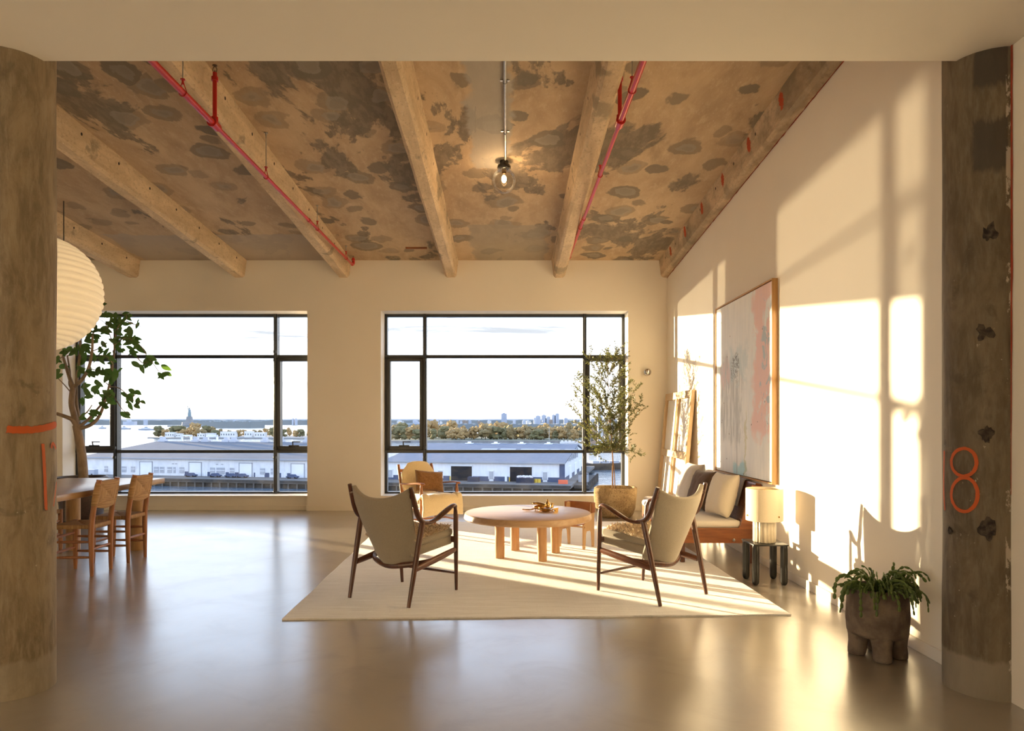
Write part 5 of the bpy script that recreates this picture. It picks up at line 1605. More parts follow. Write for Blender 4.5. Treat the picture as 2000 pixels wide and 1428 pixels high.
# ------------------------------------------------------------------ sofa
t = thing('sofa', 'low walnut-framed sofa with thin white mattress along the wall', 'sofa', (1.65, 6.635, RT + 0.0005))
SLEN = 1.92
endp = [(0.0, 0.186), (0.735, 0.186), (0.765, 0.735), (0.672, 0.735), (0.565, 0.352), (0.545, 0.327), (0.0, 0.327)]
for y0 in (0.0, SLEN - 0.032):
    MB().prism(endp, 'y', y0, y0 + 0.032).build('end_board', 'walnut', t, smooth=0)
for x in (0.16, 0.50):
    o = MB().lathe([(0.0, 0.0), (0.014, 0.001), (0.014, 0.004), (0.0, 0.006)], 16).build('bolt', 'chrome', t)
    o.location = (x, -0.0, 0.215); o.rotation_euler = (PI / 2, 0, 0)
MB().box((0.0, 0.032, 0.215), (0.03, SLEN - 0.032, 0.33), bevel=0.004, seg=1).build('front_rail', 'walnut_y', t)
for yy in (0.02, SLEN - 0.07):
    for x in (0.0, 0.66):
        MB().box((x, yy, 0.0 if x < 0.3 else -RT - 0.0005), (x + 0.042, yy + 0.042, 0.215), bevel=0.003, seg=1).build('leg', 'teak', t)
bp = [(0.600, 0.345), (0.628, 0.335), (0.745, 0.728), (0.716, 0.738)]
MB().prism(bp, 'y', 0.034, SLEN - 0.034).build('leather_backrest', 'leather', t, smooth=0)
MB().prism([(0.628, 0.335), (0.65, 0.33), (0.772, 0.742), (0.722, 0.752), (0.716, 0.738), (0.745, 0.728)], 'y', 0.034, SLEN - 0.034).build('back_rail', 'walnut_y', t, smooth=0)
MB().box((-0.015, 0.034, 0.322), (0.585, SLEN - 0.034, 0.392), bevel=0.028, seg=4).build('mattress', 'white_linen', t)
# blanket folded over the top of the back
b = MB()
pr = [(0.64, 0.50), (0.668, 0.605), (0.70, 0.715), (0.712, 0.752), (0.735, 0.763), (0.765, 0.757)]
def blk(u, v):
    p = spl_b[int(round(u * (len(spl_b) - 1)))]
    return (p[0] - 0.006, 0.30 + v * 1.45, p[1] + 0.004 * mnoise.noise(V3((v * 9, u * 3, 0))))
spl_b = spline(pr, 4)
o = b.grid(blk, len(spl_b) - 1, 60).build('blanket', 'blanket', None, smooth=180)
md = o.modifiers.new('t', 'SOLIDIFY'); md.thickness = 0.012; md.offset = 1
o.location = t.location
tag(o, 'grey-blue blanket with white stripes folded over the sofa back', 'blanket')
bpy.context.view_layer.update()
def sofa_pillow(mat, label, y, w, h, th, yaw, seed, x=2.13, tilt=-17, z=0.392):
    o = pillow('pillow', mat, w, h, th, seed)
    tag(o, label, 'pillow', 'pillows on the sofa')
    o.matrix_world = Matrix.Translation((x - 0.012, y, z + 0.018 + h * 0.49)) @ Matrix.Rotation(math.radians(yaw), 4, 'Z') @ Matrix.Rotation(math.radians(tilt), 4, 'X')
    return o
sofa_pillow('cream_linen', 'cream square pillow nearest the table lamp on the sofa', 6.98, 0.43, 0.44, 0.17, -78, 1, 2.155)
sofa_pillow('taupe', 'brown velvety pillow in the middle of the sofa', 7.53, 0.44, 0.43, 0.15, -80, 2, 2.10)
sofa_pillow('grey_linen', 'pale grey pillow at the far end of the sofa by the leaning frame', 8.05, 0.47, 0.48, 0.17, -82, 3, 2.12)

# ------------------------------------------------------------------ old sash leaning on the wall
t = thing('leaning_door', 'old pale wooden panelled door frame leaning against the wall', 'door panel', (2.215, 9.725, 0))
Wd, Hd, Td = 1.49, 1.772, 0.05
ang = math.atan2(0.155, 1.765)
t.rotation_euler = (0, ang, 0)
hw = Wd / 2
def fb(lo, hi, nm, mt='old_wood'):
    return MB().box(lo, hi, bevel=0.004, seg=1).build(nm, mt, t)
fb((0, -hw, 0), (Td, -hw + 0.075, Hd), 'stile'); fb((0, hw - 0.075, 0), (Td, hw, Hd), 'stile')
fb((0.002, -hw + 0.075, Hd - 0.10), (Td, hw - 0.075, Hd), 'rail')
fb((0.002, -hw + 0.075, 0.86), (Td, hw - 0.075, 0.955), 'rail')
fb((0.002, -hw + 0.075, 0.0), (Td, hw - 0.075, 0.12), 'rail')
for za, zb in ((0.12, 0.86), (0.955, Hd - 0.10)):
    for y in (-0.05, 0.05):
        fb((0.004, y - 0.016, za), (Td - 0.008, y + 0.016, zb), 'muntin')
    for (a, bq) in ((-hw + 0.075, -0.066), (0.066, hw - 0.075), (-0.034, 0.034)):
        fb((Td - 0.014, a, za), (Td - 0.004, bq, zb), 'panel', 'white_linen' if False else 'trim_white')

# ------------------------------------------------------------------ painting
t = thing('painting', 'tall abstract painting in pale grey, pink and blue in a honey wood frame', 'painting', (XR, 6.258, 0.787))
PW, PH, PD = 1.718, 1.852, 0.053
MB().box((-PD + 0.012, 0.02, 0.02), (-0.006, PW - 0.02, PH - 0.02)).build('canvas', 'painting', t, smooth=0)
for lo, hi in (((-PD, 0, 0), (0, 0.014, PH)), ((-PD, PW - 0.014, 0), (0, PW, PH)), ((-PD, 0.014, 0), (0, PW - 0.014, 0.014)), ((-PD, 0.014, PH - 0.014), (0, PW - 0.014, PH))):
    MB().box(lo, hi, bevel=0.002, seg=1).build('frame_moulding', 'frame_wood', t)
MB().box((-0.012, 0.014, 0.014), (-0.001, PW - 0.014, PH - 0.014)).build('backing', 'black_metal', t, smooth=0)

# ------------------------------------------------------------------ black side stool and fluted lamp
SX, SY = 2.166, 5.885
t = thing('side_stool', 'glossy black square stool with round-ended legs carrying the lamp', 'stool', (SX, SY, 0))
MB().box((-0.147, -0.147, 0.327), (0.147, 0.147, 0.341), bevel=0.005, seg=2).build('stool_top', 'black_lacquer', t)
for sx in (-1, 1):
    for sy in (-1, 1):
        prof = [(0.0, 0.0), (0.012, 0.002), (0.021, 0.009), (0.027, 0.021), (0.029, 0.036), (0.030, 0.30), (0.028, 0.327), (0.0, 0.3275)]
        MB().lathe(prof, 28, (sx * 0.117, sy * 0.117, 0)).build('leg', 'black_lacquer', t)
t = thing('table_lamp', 'table lamp with fluted cream ceramic base and ivory drum shade', 'lamp', (SX - 0.002, SY, 0.3415))
b = MB(); n = 128; prof = [(0.0, 0.0), (0.088, 0.0), (0.094, 0.006), (0.094, 0.20), (0.086, 0.206), (0.0, 0.207)]
for i, (r, z) in enumerate(prof):
    for k in range(n):
        a = 2 * PI * k / n
        rr = r - (0.010 * (1 - abs(math.sin(a * 9))) ** 1.5 if r > 0.09 else 0)
        b.v.append((rr * math.cos(a), rr * math.sin(a), z))
for i in range(len(prof) - 1):
    for k in range(n):
        kk = (k + 1) % n
        b.f.append((i*n+k, i*n+kk, (i+1)*n+kk, (i+1)*n+k))
b.build('fluted_base', 'ceramic', t, smooth=60)
MB().lathe([(0.1505, 0.182), (0.1505, 0.447), (0.1475, 0.449), (0.1465, 0.447), (0.1465, 0.182), (0.1475, 0.180), (0.1505, 0.182)], 64).build('lamp_shade', 'shade', t)
for k in range(3):
    MB().tube([(0.012 * math.cos(k * 2.1), 0.012 * math.sin(k * 2.1), 0.435), (0.147 * math.cos(k * 2.1), 0.147 * math.sin(k * 2.1), 0.43)], 0.003, 6).build('shade_arm', 'brass', t)
MB().tube([(0, 0, 0.205), (0, 0, 0.44)], 0.007, 10).build('stem', 'brass', t)
for a in (math.radians(-63), math.radians(-172), math.radians(70)):
    MB().tube([(0.150 * math.cos(a), 0.150 * math.sin(a), 0.225), (0.157 * math.cos(a), 0.157 * math.sin(a), 0.225)], 0.0065, 12).build('brass_stud', 'brass', t)
MB().box((-0.0045, -0.1552, 0.19), (0.0045, -0.1500, 0.44)).build('shade_seam', 'shade', t) if False else None

# ------------------------------------------------------------------ cactus in a three-footed stone pot
CX, CY = 2.135, 4.03
t = thing('footed_pot', 'weathered brown stone pot on stubby feet holding a trailing cactus', 'pot', (CX, CY, 0))
b = MB(); n = 72
FA = [math.radians(d) for d in (-105, -18, 65, 155)]
rings = []
for i in range(31):
    q = i / 30
    z = 0.115 + (0.392 - 0.115) * q
    r = 0.152 + 0.012 * math.sin(PI * q) + 0.004 * q
    rings.append((r, z))
rings = [(0.01, 0.125), (0.07, 0.122), (0.115, 0.12), (0.138, 0.126)] + [q for q in rings if q[1] > 0.14] + [(0.150, 0.40), (0.136, 0.397), (0.128, 0.37), (0.12, 0.345)]
for (r, z) in rings:
    for k in range(n):
        a = 2 * PI * k / n
        rr = r * (1 + 0.03 * mnoise.noise(V3((math.cos(a) * 2, math.sin(a) * 2, z * 7))) + 0.014 * mnoise.noise(V3((math.cos(a) * 7, math.sin(a) * 7, z * 25))))
        for fa in FA:   # faint bulge over each foot
            dlt = (a - fa + PI) % (2 * PI) - PI
            rr += 0.008 * math.exp(-(dlt / 0.35) ** 2) * max(0, 1 - z / 0.3) * (r > 0.1)
        b.v.append((rr * math.cos(a), rr * math.sin(a), z))
for i in range(len(rings) - 1):
    for k in range(n):
        kk = (k + 1) % n
        b.f.append((i*n+k, i*n+kk, (i+1)*n+kk, (i+1)*n+k))
b.f.append(tuple(range(n))[::-1])
b.build('pot_body', 'dark_stone', t, smooth=60)
for fa in FA:
    b = MB(); nn_ = 20
    prof = [(0.040, 0.0), (0.049, 0.007), (0.052, 0.03), (0.051, 0.07), (0.057, 0.11), (0.068, 0.15), (0.05, 0.20)]
    for i, (r, z) in enumerate(prof):
        cxx = (0.108 - 0.014 * (z / 0.15)) * math.cos(fa); cyy = (0.108 - 0.014 * (z / 0.15)) * math.sin(fa)
        for k in range(nn_):
            a = 2 * PI * k / nn_
            rr = r * (1 + 0.07 * mnoise.noise(V3((math.cos(a) * 2 + fa, math.sin(a) * 2, z * 9))))
            b.v.append((cxx + rr * math.cos(a), cyy + rr * math.sin(a), z))
    for i in range(len(prof) - 1):
        for k in range(nn_):
            kk = (k + 1) % nn_
            b.f.append((i*nn_+k, i*nn_+kk, (i+1)*nn_+kk, (i+1)*nn_+k))
    b.f.append(tuple(range(nn_))[::-1]); b.f.append(tuple((len(prof)-1)*nn_ + k for k in range(nn_)))
    b.build('foot', 'dark_stone', t, smooth=60)
MB().lathe([(0.0, 0.352), (0.124, 0.350), (0.0, 0.345)], 24).build('soil', 'soil', t)
t = thing('trailing_cactus', 'green trailing segmented cactus spilling over the brown stone pot', 'plant', (CX, CY, 0.355))
rc = random.Random(21)
for s in range(120):
    a = rc.uniform(0, 2 * PI)
    if s < 34: a = rc.uniform(-1.0, 0.5)          # heavy side towards the wall
    elif s < 62: a = rc.uniform(3.3, 5.2)         # over the front
    r0 = rc.uniform(0.01, 0.10)
    p = V3((r0 * math.cos(a), r0 * math.sin(a), rc.uniform(-0.005, 0.01)))
    sp = rc.uniform(0.9, 2.2) if s % 2 else rc.uniform(0.4, 1.0)
    d = V3((math.cos(a) * sp, math.sin(a) * sp, rc.uniform(0.7, 1.9))).normalized()
    nseg = rc.randint(4, 7) if s % 3 else rc.randint(7, 10)
    b = MB()
    twist = rc.uniform(0, PI)
    for k in range(nseg):
        L = rc.uniform(0.026, 0.037); W = rc.uniform(0.0075, 0.0115)
        side = d.cross(V3((math.sin(twist), math.cos(twist), 0.3))).normalized()
        e = p + d * L
        if e.z < 0.03 and math.hypot(e.x, e.y) < 0.178 and math.hypot(p.x, p.y) > 0.12:
            q = 0.182 / max(1e-4, math.hypot(e.x, e.y)); e = V3((e.x * q, e.y * q, e.z))
        if CX + e.x > XR - 0.03: e.x = XR - 0.03 - CX
        d = (e - p).normalized(); L = (e - p).length
        mid_ = p + d * L * 0.55
        rr = math.hypot(e.x, e.y)
        path = [tuple(p), tuple(p + d * L * 0.2), tuple(mid_), tuple(p + d * L * 0.88), tuple(e)]
        b.tube(path, [(0.0022, 0.002), (W * 0.75, 0.003), (W, 0.0035), (W * 0.8, 0.003), (0.002, 0.002)], 6, up=tuple(side.cross(d)))
        p = e
        g = 0.12 + 0.105 * k
        d = (d + V3((rc.uniform(-.16, .16), rc.uniform(-.16, .16), -g))).normalized()
        if rr > (0.16 if s % 3 else 0.23) and k > 2: d = (d + V3((0, 0, -0.6))).normalized()
    b.build('stem', 'cactus_leaf', t, smooth=180)

# ------------------------------------------------------------------ harbour outside
DECK_Z = H - 20.0
struct(MB().box((-14000, 14, WATER_Z - 2), (14000, 16000, WATER_Z)).build('water', 'water', smooth=0))

FA_ = math.atan2(-0.2008, 1.0)
ORG = (18.8, 231.0, DECK_Z)
pier = thing('pier', 'long concrete pier deck on timber piles carrying the two sheds', 'pier', ORG, FA_)
pd = MB().box((-235, -14.5, -0.9), (3.5, 88, 0.0))
pd.build('deck', 'deck', pier, smooth=0)
MB().box((-235, -14.8, -0.55), (3.8, -14.4, 0.25)).build('kerb_beam', 'pier_timber', pier, smooth=0)
pm = MB().tube([(0, 0, -2.6), (0, 0, 0)], 0.28, 8)
pile = None
for k in range(72):
    if pile is None:
        pile = pm.build('pile', 'deck', pier)
    else:
        q = pile.copy(); COL.objects.link(q); q.parent = pier; pile_ = q
    (pile if k == 0 else pile_).location = (-2 - k * 3.2, -14.0, -0.7)
MB().box((-235, -13.4, -2.55), (3.0, -13.2, -0.9)).build('back_timber', 'pier_timber', pier, smooth=0)
# lower timber apron at the head of the pier
bb = MB().box((3.6, -4, -1.6), (8.4, 40, -0.5))
bb.build('timber_apron', 'pier_timber', pier, smooth=0)
for k in range(10):
    MB().tube([(8.3, -2 + k * 4.4, -2.6), (8.3, -2 + k * 4.4, 0.3)], 0.35, 8).build('fender_pile', 'pier_timber', pier)

def shed(name, label, x0, x1, depth, eave, ridge, wallm, roofm):
    s = thing(name, label, 'warehouse', ORG, FA_)
    MB().box((x0, 0, 0.0), (x1, depth, eave)).build('wall', wallm, s, smooth=0)
    mid = depth * 0.52
    for xx in (x0, x1 - 0.3):
        MB().prism([(0, eave), (depth, eave), (mid, ridge - 0.4)], 'x', xx, xx + 0.3).build('gable', wallm, s, smooth=0)
    th = 0.4
    for a, bq in (((-0.8, eave - 0.1), (mid, ridge)), ((mid, ridge), (depth + 0.8, eave - 0.1))):
        MB().prism([a, bq, (bq[0], bq[1] + th), (a[0], a[1] + th)], 'x', x0 - 0.4, x1 + 0.4).build('roof_slope', roofm, s, smooth=0)
    MB().box((x0 - 0.4, -0.95, eave - 0.15), (x1 + 0.4, -0.7, eave + 0.35)).build('gutter', 'door_frame', s, smooth=0)
    return s, mid
def facade_x(px, dy=0.0):
    """distance along the shed fronts (metres left of the pier-head corner) seen at a photo column"""
    r = (px - VX) / F
    ca, sa = math.cos(FA_), math.sin(FA_)
    # ORG + s*(ca,sa) on ray X = r*Y
    return (r * ORG[1] - ORG[0]) / (ca - r * sa)
def fpart(s, px0, px1, z0, z1, name, mat, proud=0.12, frame=None):
    a, bq = facade_x(px0), facade_x(px1)
    o = MB().box((a, -proud, z0), (bq, 0.05, z1)).build(name, mat, s, smooth=0)
    if frame:
        f = 0.25
        MB().box((a - f, -proud - 0.1, z0), (a, 0.05, z1 + f)).build('jamb', frame, o, smooth=0)
        MB().box((bq, -proud - 0.1, z0), (bq + f, 0.05, z1 + f)).build('jamb', frame, o, smooth=0)
        MB().box((a - f, -proud - 0.1, z1), (bq + f, 0.05, z1 + f)).build('lintel', frame, o, smooth=0)
    return o
s1, mid1 = shed('white_shed', 'white blue-based shed with two big dark doorways across the water', -63, 0, 84, 6.2, 10.9, 'shed_white', 'shed_roof_pale')
EAVE = 6.2
for a, bq in ((752, 790), (822, 856), (864.5, 881), (922, 955), (964, 996), (1039, 1060), (1069, 1102)):
    fpart(s1, a, bq, 0.0, 1.55, 'blue_base', 'shed_blue', 0.08)
for a, bq in ((881, 922), (996, 1039)):
    fpart(s1, a, bq, 0.0, 4.9, 'dark_doorway_panel', 'door_dark', 0.10, 'shed_white')  # flat near-black panel, the unlit inside put into its colour
for a, bq in ((759, 767), (856, 864.5), (955.5, 964), (1060.5, 1069)):
    fpart(s1, a, bq, 0.7, 3.2, 'shutter_window', 'door_grey', 0.12, 'shed_white')
fpart(s1, 986, 990.5, 0.0, 1.9, 'white_door', 'door_pale', 0.14)
for px in (879, 923.5, 994.5):
    fpart(s1, px, px + 1.6, 0.0, 1.4, 'yellow_bollard', 'yellow', 0.5)
# gable end facing the channel
for k in range(3):
    MB().box((-0.1, 14 + k * 18, 0.0), (0.18, 22 + k * 18, 4.4)).build('end_door', 'door_pale', s1, smooth=0)
MB().box((-0.1, 0, 0.0), (0.14, 84, 1.4)).build('blue_base', 'shed_blue', s1, smooth=0)
for k in range(4):
    y = 10 + k * 9
    MB().prism([(y, 6.4), (y + 2.0, 6.4), (y + 2.8, 6.3 + 4.3 * (y + 2.8) / mid1), (y + 1.2, 6.3 + 4.3 * (y + 1.2) / mid1)], 'x', 0.31, 0.7).build('brace', 'door_frame', s1, smooth=0)
MB().box((-1.6, -0.3, 0), (0.2, 0.1, 6.3)).build('corner_pilaster', 'shed_blue', s1, smooth=0)
for px in (886, 937, 987, 1039):        # ridge vents
    a = facade_x(px) * 1.19 + 1.5
    o = MB().box((a - 1.6, mid1 - 1.2, 10.7), (a + 1.6, mid1 + 1.2, 11.4)); o.box((a - 0.6, mid1 - 0.6, 11.4), (a + 0.6, mid1 + 0.6, 12.0))
    o.build('ridge_vent', 'door_pale', s1, smooth=0)
for px in (915, 955, 1000, 1030, 1060, 1085):  # pale roof lights, low on the slope facing the room
    a = facade_x(px) + 1
    y0_, y1_ = 24, 29
    zr = lambda y: 6.1 + (10.9 - 6.1) * (y + 0.8) / (mid1 + 0.8) + 0.43
    b = MB(); b.add([(a - 3, y0_, zr(y0_)), (a + 3, y0_, zr(y0_)), (a + 3, y1_, zr(y1_)), (a - 3, y1_, zr(y1_)), (a - 3, y0_, zr(y0_) + .1), (a + 3, y0_, zr(y0_) + .1), (a + 3, y1_, zr(y1_) + .1), (a - 3, y1_, zr(y1_) + .1)],
                     [(0,3,2,1),(4,5,6,7),(0,1,5,4),(1,2,6,5),(2,3,7,6),(3,0,4,7)])
    b.build('roof_light', 'door_grey', s1, smooth=0)

s2, mid2 = shed('weathered_shed', 'long weathered white shed with pale roller doors across the water', -186, -88, 84, 6.3, 11.0, 'shed_white_old', 'shed_roof')
for a, bq in ((274, 297), (370, 393), (468, 492), (569.5, 594)):
    fpart(s2, a, bq, 0.0, 4.9, 'roller_door', 'door_pale', 0.12, 'door_frame')
for a, bq in ((204, 211), (238, 247), (256, 264), (301, 310), (312.5, 321), (327, 336), (339, 343), (350.5, 360), (410.5, 420), (423, 439), (449, 458), (508, 518), (529, 533)):
    o = fpart(s2, a, bq, 1.0, 3.2, 'window', 'door_grey', 0.12)
    aa, bb_ = facade_x(a), facade_x(bq)
    MB().box((aa, -0.2, 2.1), (bb_, -0.1, 2.35)).build('shutter_bar', 'shed_white_old', o, smooth=0)
for a, bq in ((361, 368), (403, 410), (441, 447), (459, 466), (496, 500), (517, 526), (546, 549), (561, 567)):
    fpart(s2, a, bq, 0.0, 1.6, 'blue_base', 'shed_blue', 0.08)
for a in (398, 403, 499, 556):
    fpart(s2, a, a + 2.3, 0.0, 1.9, 'white_door', 'door_pale', 0.14)
for px in (336, 342, 422, 432):
    fpart(s2, px, px + 4, 4.3, 4.55, 'wall_sign', 'door_frame', 0.14)
for px, kind in ((275, 0), (341, 0), (360, 0), (401, 0), (415, 0), (477, 0), (507, 0), (560, 0), (596, 0), (321, 1), (372, 1)):
    a = facade_x(px) * 1.165 + 2.0
    if kind == 0:
        o = MB().box((a - 1.6, mid2 - 1.3, 10.8), (a + 1.6, mid2 + 1.3, 12.1)); o.box((a - 0.9, mid2 - 0.9, 12.1), (a + 0.9, mid2 + 0.9, 13.4))
        o.build('roof_ventilator', 'tower', s2, smooth=0)
    else:
        o = MB().box((a - 2.6, mid2, 11.2), (a - 1.9, mid2 + 0.7, 14.2)); o.box((a + 1.9, mid2, 11.2), (a + 2.6, mid2 + 0.7, 14.2)).box((a - 2.6, mid2, 13.6), (a + 2.6, mid2 + 0.7, 14.3))
        o.build('white_gantry', 'door_pale', s2, smooth=0)

def on_deck(px, back=0.0):
    a = facade_x(px)
    ca, sa = math.cos(FA_), math.sin(FA_)
    return (ORG[0] + a * ca + back * sa * -1 * -1, ORG[1] + a * sa - back * ca * -1 * -1, DECK_Z)
x, y, z = on_deck(1030, 4.5)
t = thing('dumpster', 'dark blue dumpster heaped with pale rubbish bags outside the shed', 'dumpster', (x, y, z), FA_)
MB().prism([(-0.9, 0), (0.9, 0), (1.1, 1.7), (-1.1, 1.7)], 'x', -2.8, 2.8).build('skip_body', 'dumpster', t, smooth=0)
for k in range(7):
    MB().blob((-2.1 + k * 0.7, (k % 3 - 1) * 0.4, 1.95), (0.62, 0.6, 0.5), 2, 0.35, 1.8, k).build('rubbish_bag', 'bags', t)
for k in range(2):
    x, y, z = on_deck(1049.5 + k * 6, 3.0)
    tt = tag(MB().lathe([(0, 0), (0.6, 0), (0.6, 1.2), (0, 1.21)], 14).build('drum', 'yellow'), 'yellow drum standing beside the blue dumpster', 'drum', group='drums beside the dumpster')
    tt.location = (x, y, z)
x, y, z = on_deck(1104, 6.0)
t = thing('orange_barrier', 'orange barrier box at the pier corner', 'barrier', (x, y, z), FA_)
MB().prism([(-0.5, 0), (0.5, 0), (0.25, 1.3), (-0.25, 1.3)], 'x', -1.5, 1.5).build('barrier_body', 'safety_orange', t, smooth=0)
x, y, z = on_deck(929, 3.0)
t = thing('blue_crates', 'dark blue crate stack by the white shed wall', 'crate', (x, y, z), FA_)
MB().box((-1.9, -0.8, 0), (1.9, 0.8, 1.5)).build('crate_body', 'dumpster', t, smooth=0)
MB().box((-1.6, -0.6, 1.5), (1.6, 0.6, 1.62)).build('crate_lid', 'shed_blue', t, smooth=0)
for i, px in enumerate((385, 432, 462, 484, 581)):
    x, y, z = on_deck(px, 3.5)
    t = thing('blue_car', 'small blue car parked ' + ('by the second roller door of the weathered shed', 'under the twin wall signs of the weathered shed', 'just before the third roller door', 'just past the third roller door', 'by the last roller door before the pier wall')[i], 'car', (x, y, z), FA_, 'cars parked by the weathered shed')
    MB().prism([(-2.1, 0.35), (2.1, 0.35), (2.15, 0.8), (1.2, 0.92), (0.7, 1.42), (-0.9, 1.42), (-1.6, 0.9), (-2.15, 0.8)], 'y', -0.85, 0.85).build('car_body', 'shed_blue', t, smooth=0)
    for sx in (-1.3, 1.3):
        MB().tube([(sx, -0.88, 0.33), (sx, 0.88, 0.33)], 0.33, 12).build('wheel', 'door_dark', t)
x, y, z = on_deck(200, 6.0)
t = thing('van', 'dark boxy van parked at the far end of the weathered shed', 'van', (x, y, z), FA_)
MB().prism([(-2.6, 0.4), (2.6, 0.4), (2.6, 2.3), (-1.6, 2.3), (-2.6, 1.3)], 'y', -1.0, 1.0).build('van_body', 'tower_dark', t, smooth=0)
for sx in (-1.6, 1.6):
    MB().tube([(sx, -1.05, 0.4), (sx, 1.05, 0.4)], 0.4, 12).build('wheel', 'door_dark', t)
# work shed and barge at the head of the pier
wx = V3((ORG[0] + 7.2, ORG[1] + 8.0, DECK_Z - 0.5))
t = thing('pier_hut', 'small grey hut and rails on the timber apron at the pier head', 'hut', wx, FA_)
MB().box((-1.6, -1.6, 0), (1.6, 1.6, 2.6)).build('hut_wall', 'door_grey', t, smooth=0)
MB().prism([(-1.8, 2.6), (1.8, 2.6), (0, 3.5)], 'y', -1.8, 1.8).build('hut_roof', 'shed_roof', t, smooth=0)
MB().box((-0.5, -1.66, 0), (0.5, -1.58, 2.0)).build('hut_door', 'tower_brown', t, smooth=0)
t = thing('barge', 'dark moored barge beyond the pier head', 'barge', (at(1165, 905, 330).x, 330, WATER_Z), FA_ + 0.5)
MB().prism([(-4, 0), (4, 0), (5.2, 3.0), (-5.2, 3.0)], 'x', -16, 16).build('hull', 'pier_timber', t, smooth=0)
MB().box((-13, -3, 3.0), (-7, 3, 5.2)).build('wheelhouse', 'tower_dark', t, smooth=0)
for k in range(3):
    MB().box((-3 + k * 5, -2.5, 3.0), (0.5 + k * 5, 2.5, 4.1)).build('hatch', 'tower_dark', t, smooth=0)

# far shores: the low park beyond the pier, its sea wall and trees
def land(name, label, pts, zt, mat, ext=-3.0):
    o = MB().prism([(p[0], p[1]) for p in pts], 'z', WATER_Z + ext, zt).build(name, mat, None, smooth=0)
    return struct(o, label)
def wpt(px, Y): return ((px - VX) * Y / F, Y)
land('terrain_park', 'low grassy park shore', [wpt(640, 775), wpt(1290, 760), wpt(1290, 960), wpt(640, 980)], WATER_Z + 1.6, 'shore')
land('terrain_seawall', 'stone sea wall', [wpt(640, 768), wpt(1290, 752), wpt(1290, 758), wpt(640, 774)], WATER_Z + 2.0, 'seawall')
land('terrain_point', 'low wooded point', [wpt(288, 960), wpt(330, 935), wpt(640, 905), wpt(640, 1150), wpt(305, 1120)], WATER_Z + 1.2, 'seawall')

def tree_proto(seed, mat):
    rr = random.Random(seed)
    root = bpy.data.objects.new('shore_tree', None); root.empty_display_size = 1
    COL.objects.link(root)
    b = MB()
    for k in range(12):
        a = rr.uniform(0, 2 * PI); rad = rr.uniform(0.0, 4.6)
        z = rr.uniform(3.5, 12.5) - rad * 0.45
        b.blob((rad * math.cos(a), rad * math.sin(a), z), (rr.uniform(2.2, 3.4), rr.uniform(2.2, 3.4), rr.uniform(2.0, 3.0)), 2, 0.75, 2.3, seed * 10 + k)
    b.build('crown', mat, root, smooth=30)
    MB().tube([(0, 0, -0.5), (0, 0, 8)], [0.5, 0.3], 6).build('trunk', 'trunk', root)
    return root
KIND = {'tree_green': 'dark green tree', 'tree_gold': 'golden brown autumn tree', 'tree_rust': 'olive brown tree'}
protos = [tree_proto(31 + i, m) for i, m in enumerate(('tree_gold', 'tree_rust', 'tree_green', 'tree_gold', 'tree_rust', 'tree_green'))]
pmat = ['tree_gold', 'tree_rust', 'tree_green', 'tree_gold', 'tree_rust', 'tree_green']
used = set()
rt = random.Random(3)
def plant(px, Y, zb, s, where='at the front of the park beyond the blue-based shed'):
    i = rt.choice((0, 0, 1, 1, 2, 3, 4, 5))
    o = protos[i] if i not in used else dup(protos[i])
    used.add(i)
    o.location = (*wpt(px, Y), zb)
    sc = s * rt.uniform(0.85, 1.2)
    o.scale = (sc * rt.uniform(1.0, 1.35), sc, sc * rt.uniform(0.85, 1.1))
    o.rotation_euler = (0, 0, rt.uniform(0, 6.28))
    tag(o, KIND[pmat[i]] + ' ' + where, 'tree', 'far trees ' + where)
for k in range(44):
    plant(742 + k * 9.8 + rt.uniform(-4, 4), rt.uniform(815, 850), WATER_Z + 1.5, rt.uniform(0.85, 1.15))
for k in range(22):
    plant(748 + k * 19 + rt.uniform(-6, 6), rt.uniform(880, 950), WATER_Z + 1.5, rt.uniform(1.1, 1.4), 'in the rear row of the park')
for px, Y, s in ((310, 990, 1.15), (322, 985, 1.0), (336, 1040, 1.35), (348, 1040, 1.3), (356, 1045, 1.2), (347, 985, .7), (357, 980, .75), (368, 985, .8), (378, 1040, 1.2), (384, 985, .9), (396, 980, .8), (404, 1040, 1.2), (414, 1045, 1.15),
                 (421, 985, .8), (432, 1060, .8), (446, 1060, .75), (466, 985, .85), (478, 1060, .8), (495, 1060, .8), (508, 1050, .8), (520, 1055, 1.0), (534, 985, .8), (552, 985, .85), (565, 1040, .95), (578, 985, .9), (590, 985, .9), (606, 990, .9)):
    plant(px, Y, WATER_Z + 1.1, s, 'among the white buildings below the statue' if px < 425 else 'on the low point right of the statue')
# low white buildings among the point's trees
for i, (a, bq, h, Y) in enumerate(((322, 340, 6.5, 970), (343, 352, 5, 965), (385, 400, 5, 968), (402, 417, 5.5, 966), (430, 459, 7.5, 972), (477, 492, 8, 970), (497, 517, 6.5, 968))):
    X0_, X1_ = wpt(a, Y)[0], wpt(bq, Y)[0]
    t = thing('waterfront_building', 'low white flat-roofed waterfront building among the trees of the point', 'building', (X0_, Y, WATER_Z + 1.1), 0, 'white buildings on the point')
    L = X1_ - X0_
    MB().box((0, 0, 0), (L, 10, h)).build('wall', 'island_white', t, smooth=0)
    MB().box((-0.3, -0.3, h), (L + 0.3, 10.3, h + 0.4)).build('roof', 'tower_pale', t, smooth=0)
    nwin = max(2, int(L / 3))
    for k in range(nwin):
        MB().box((L * (k + 0.3) / nwin, -0.1, h * 0.35), (L * (k + 0.7) / nwin, 0.05, h * 0.65)).build('window', 'far_window', t, smooth=0)

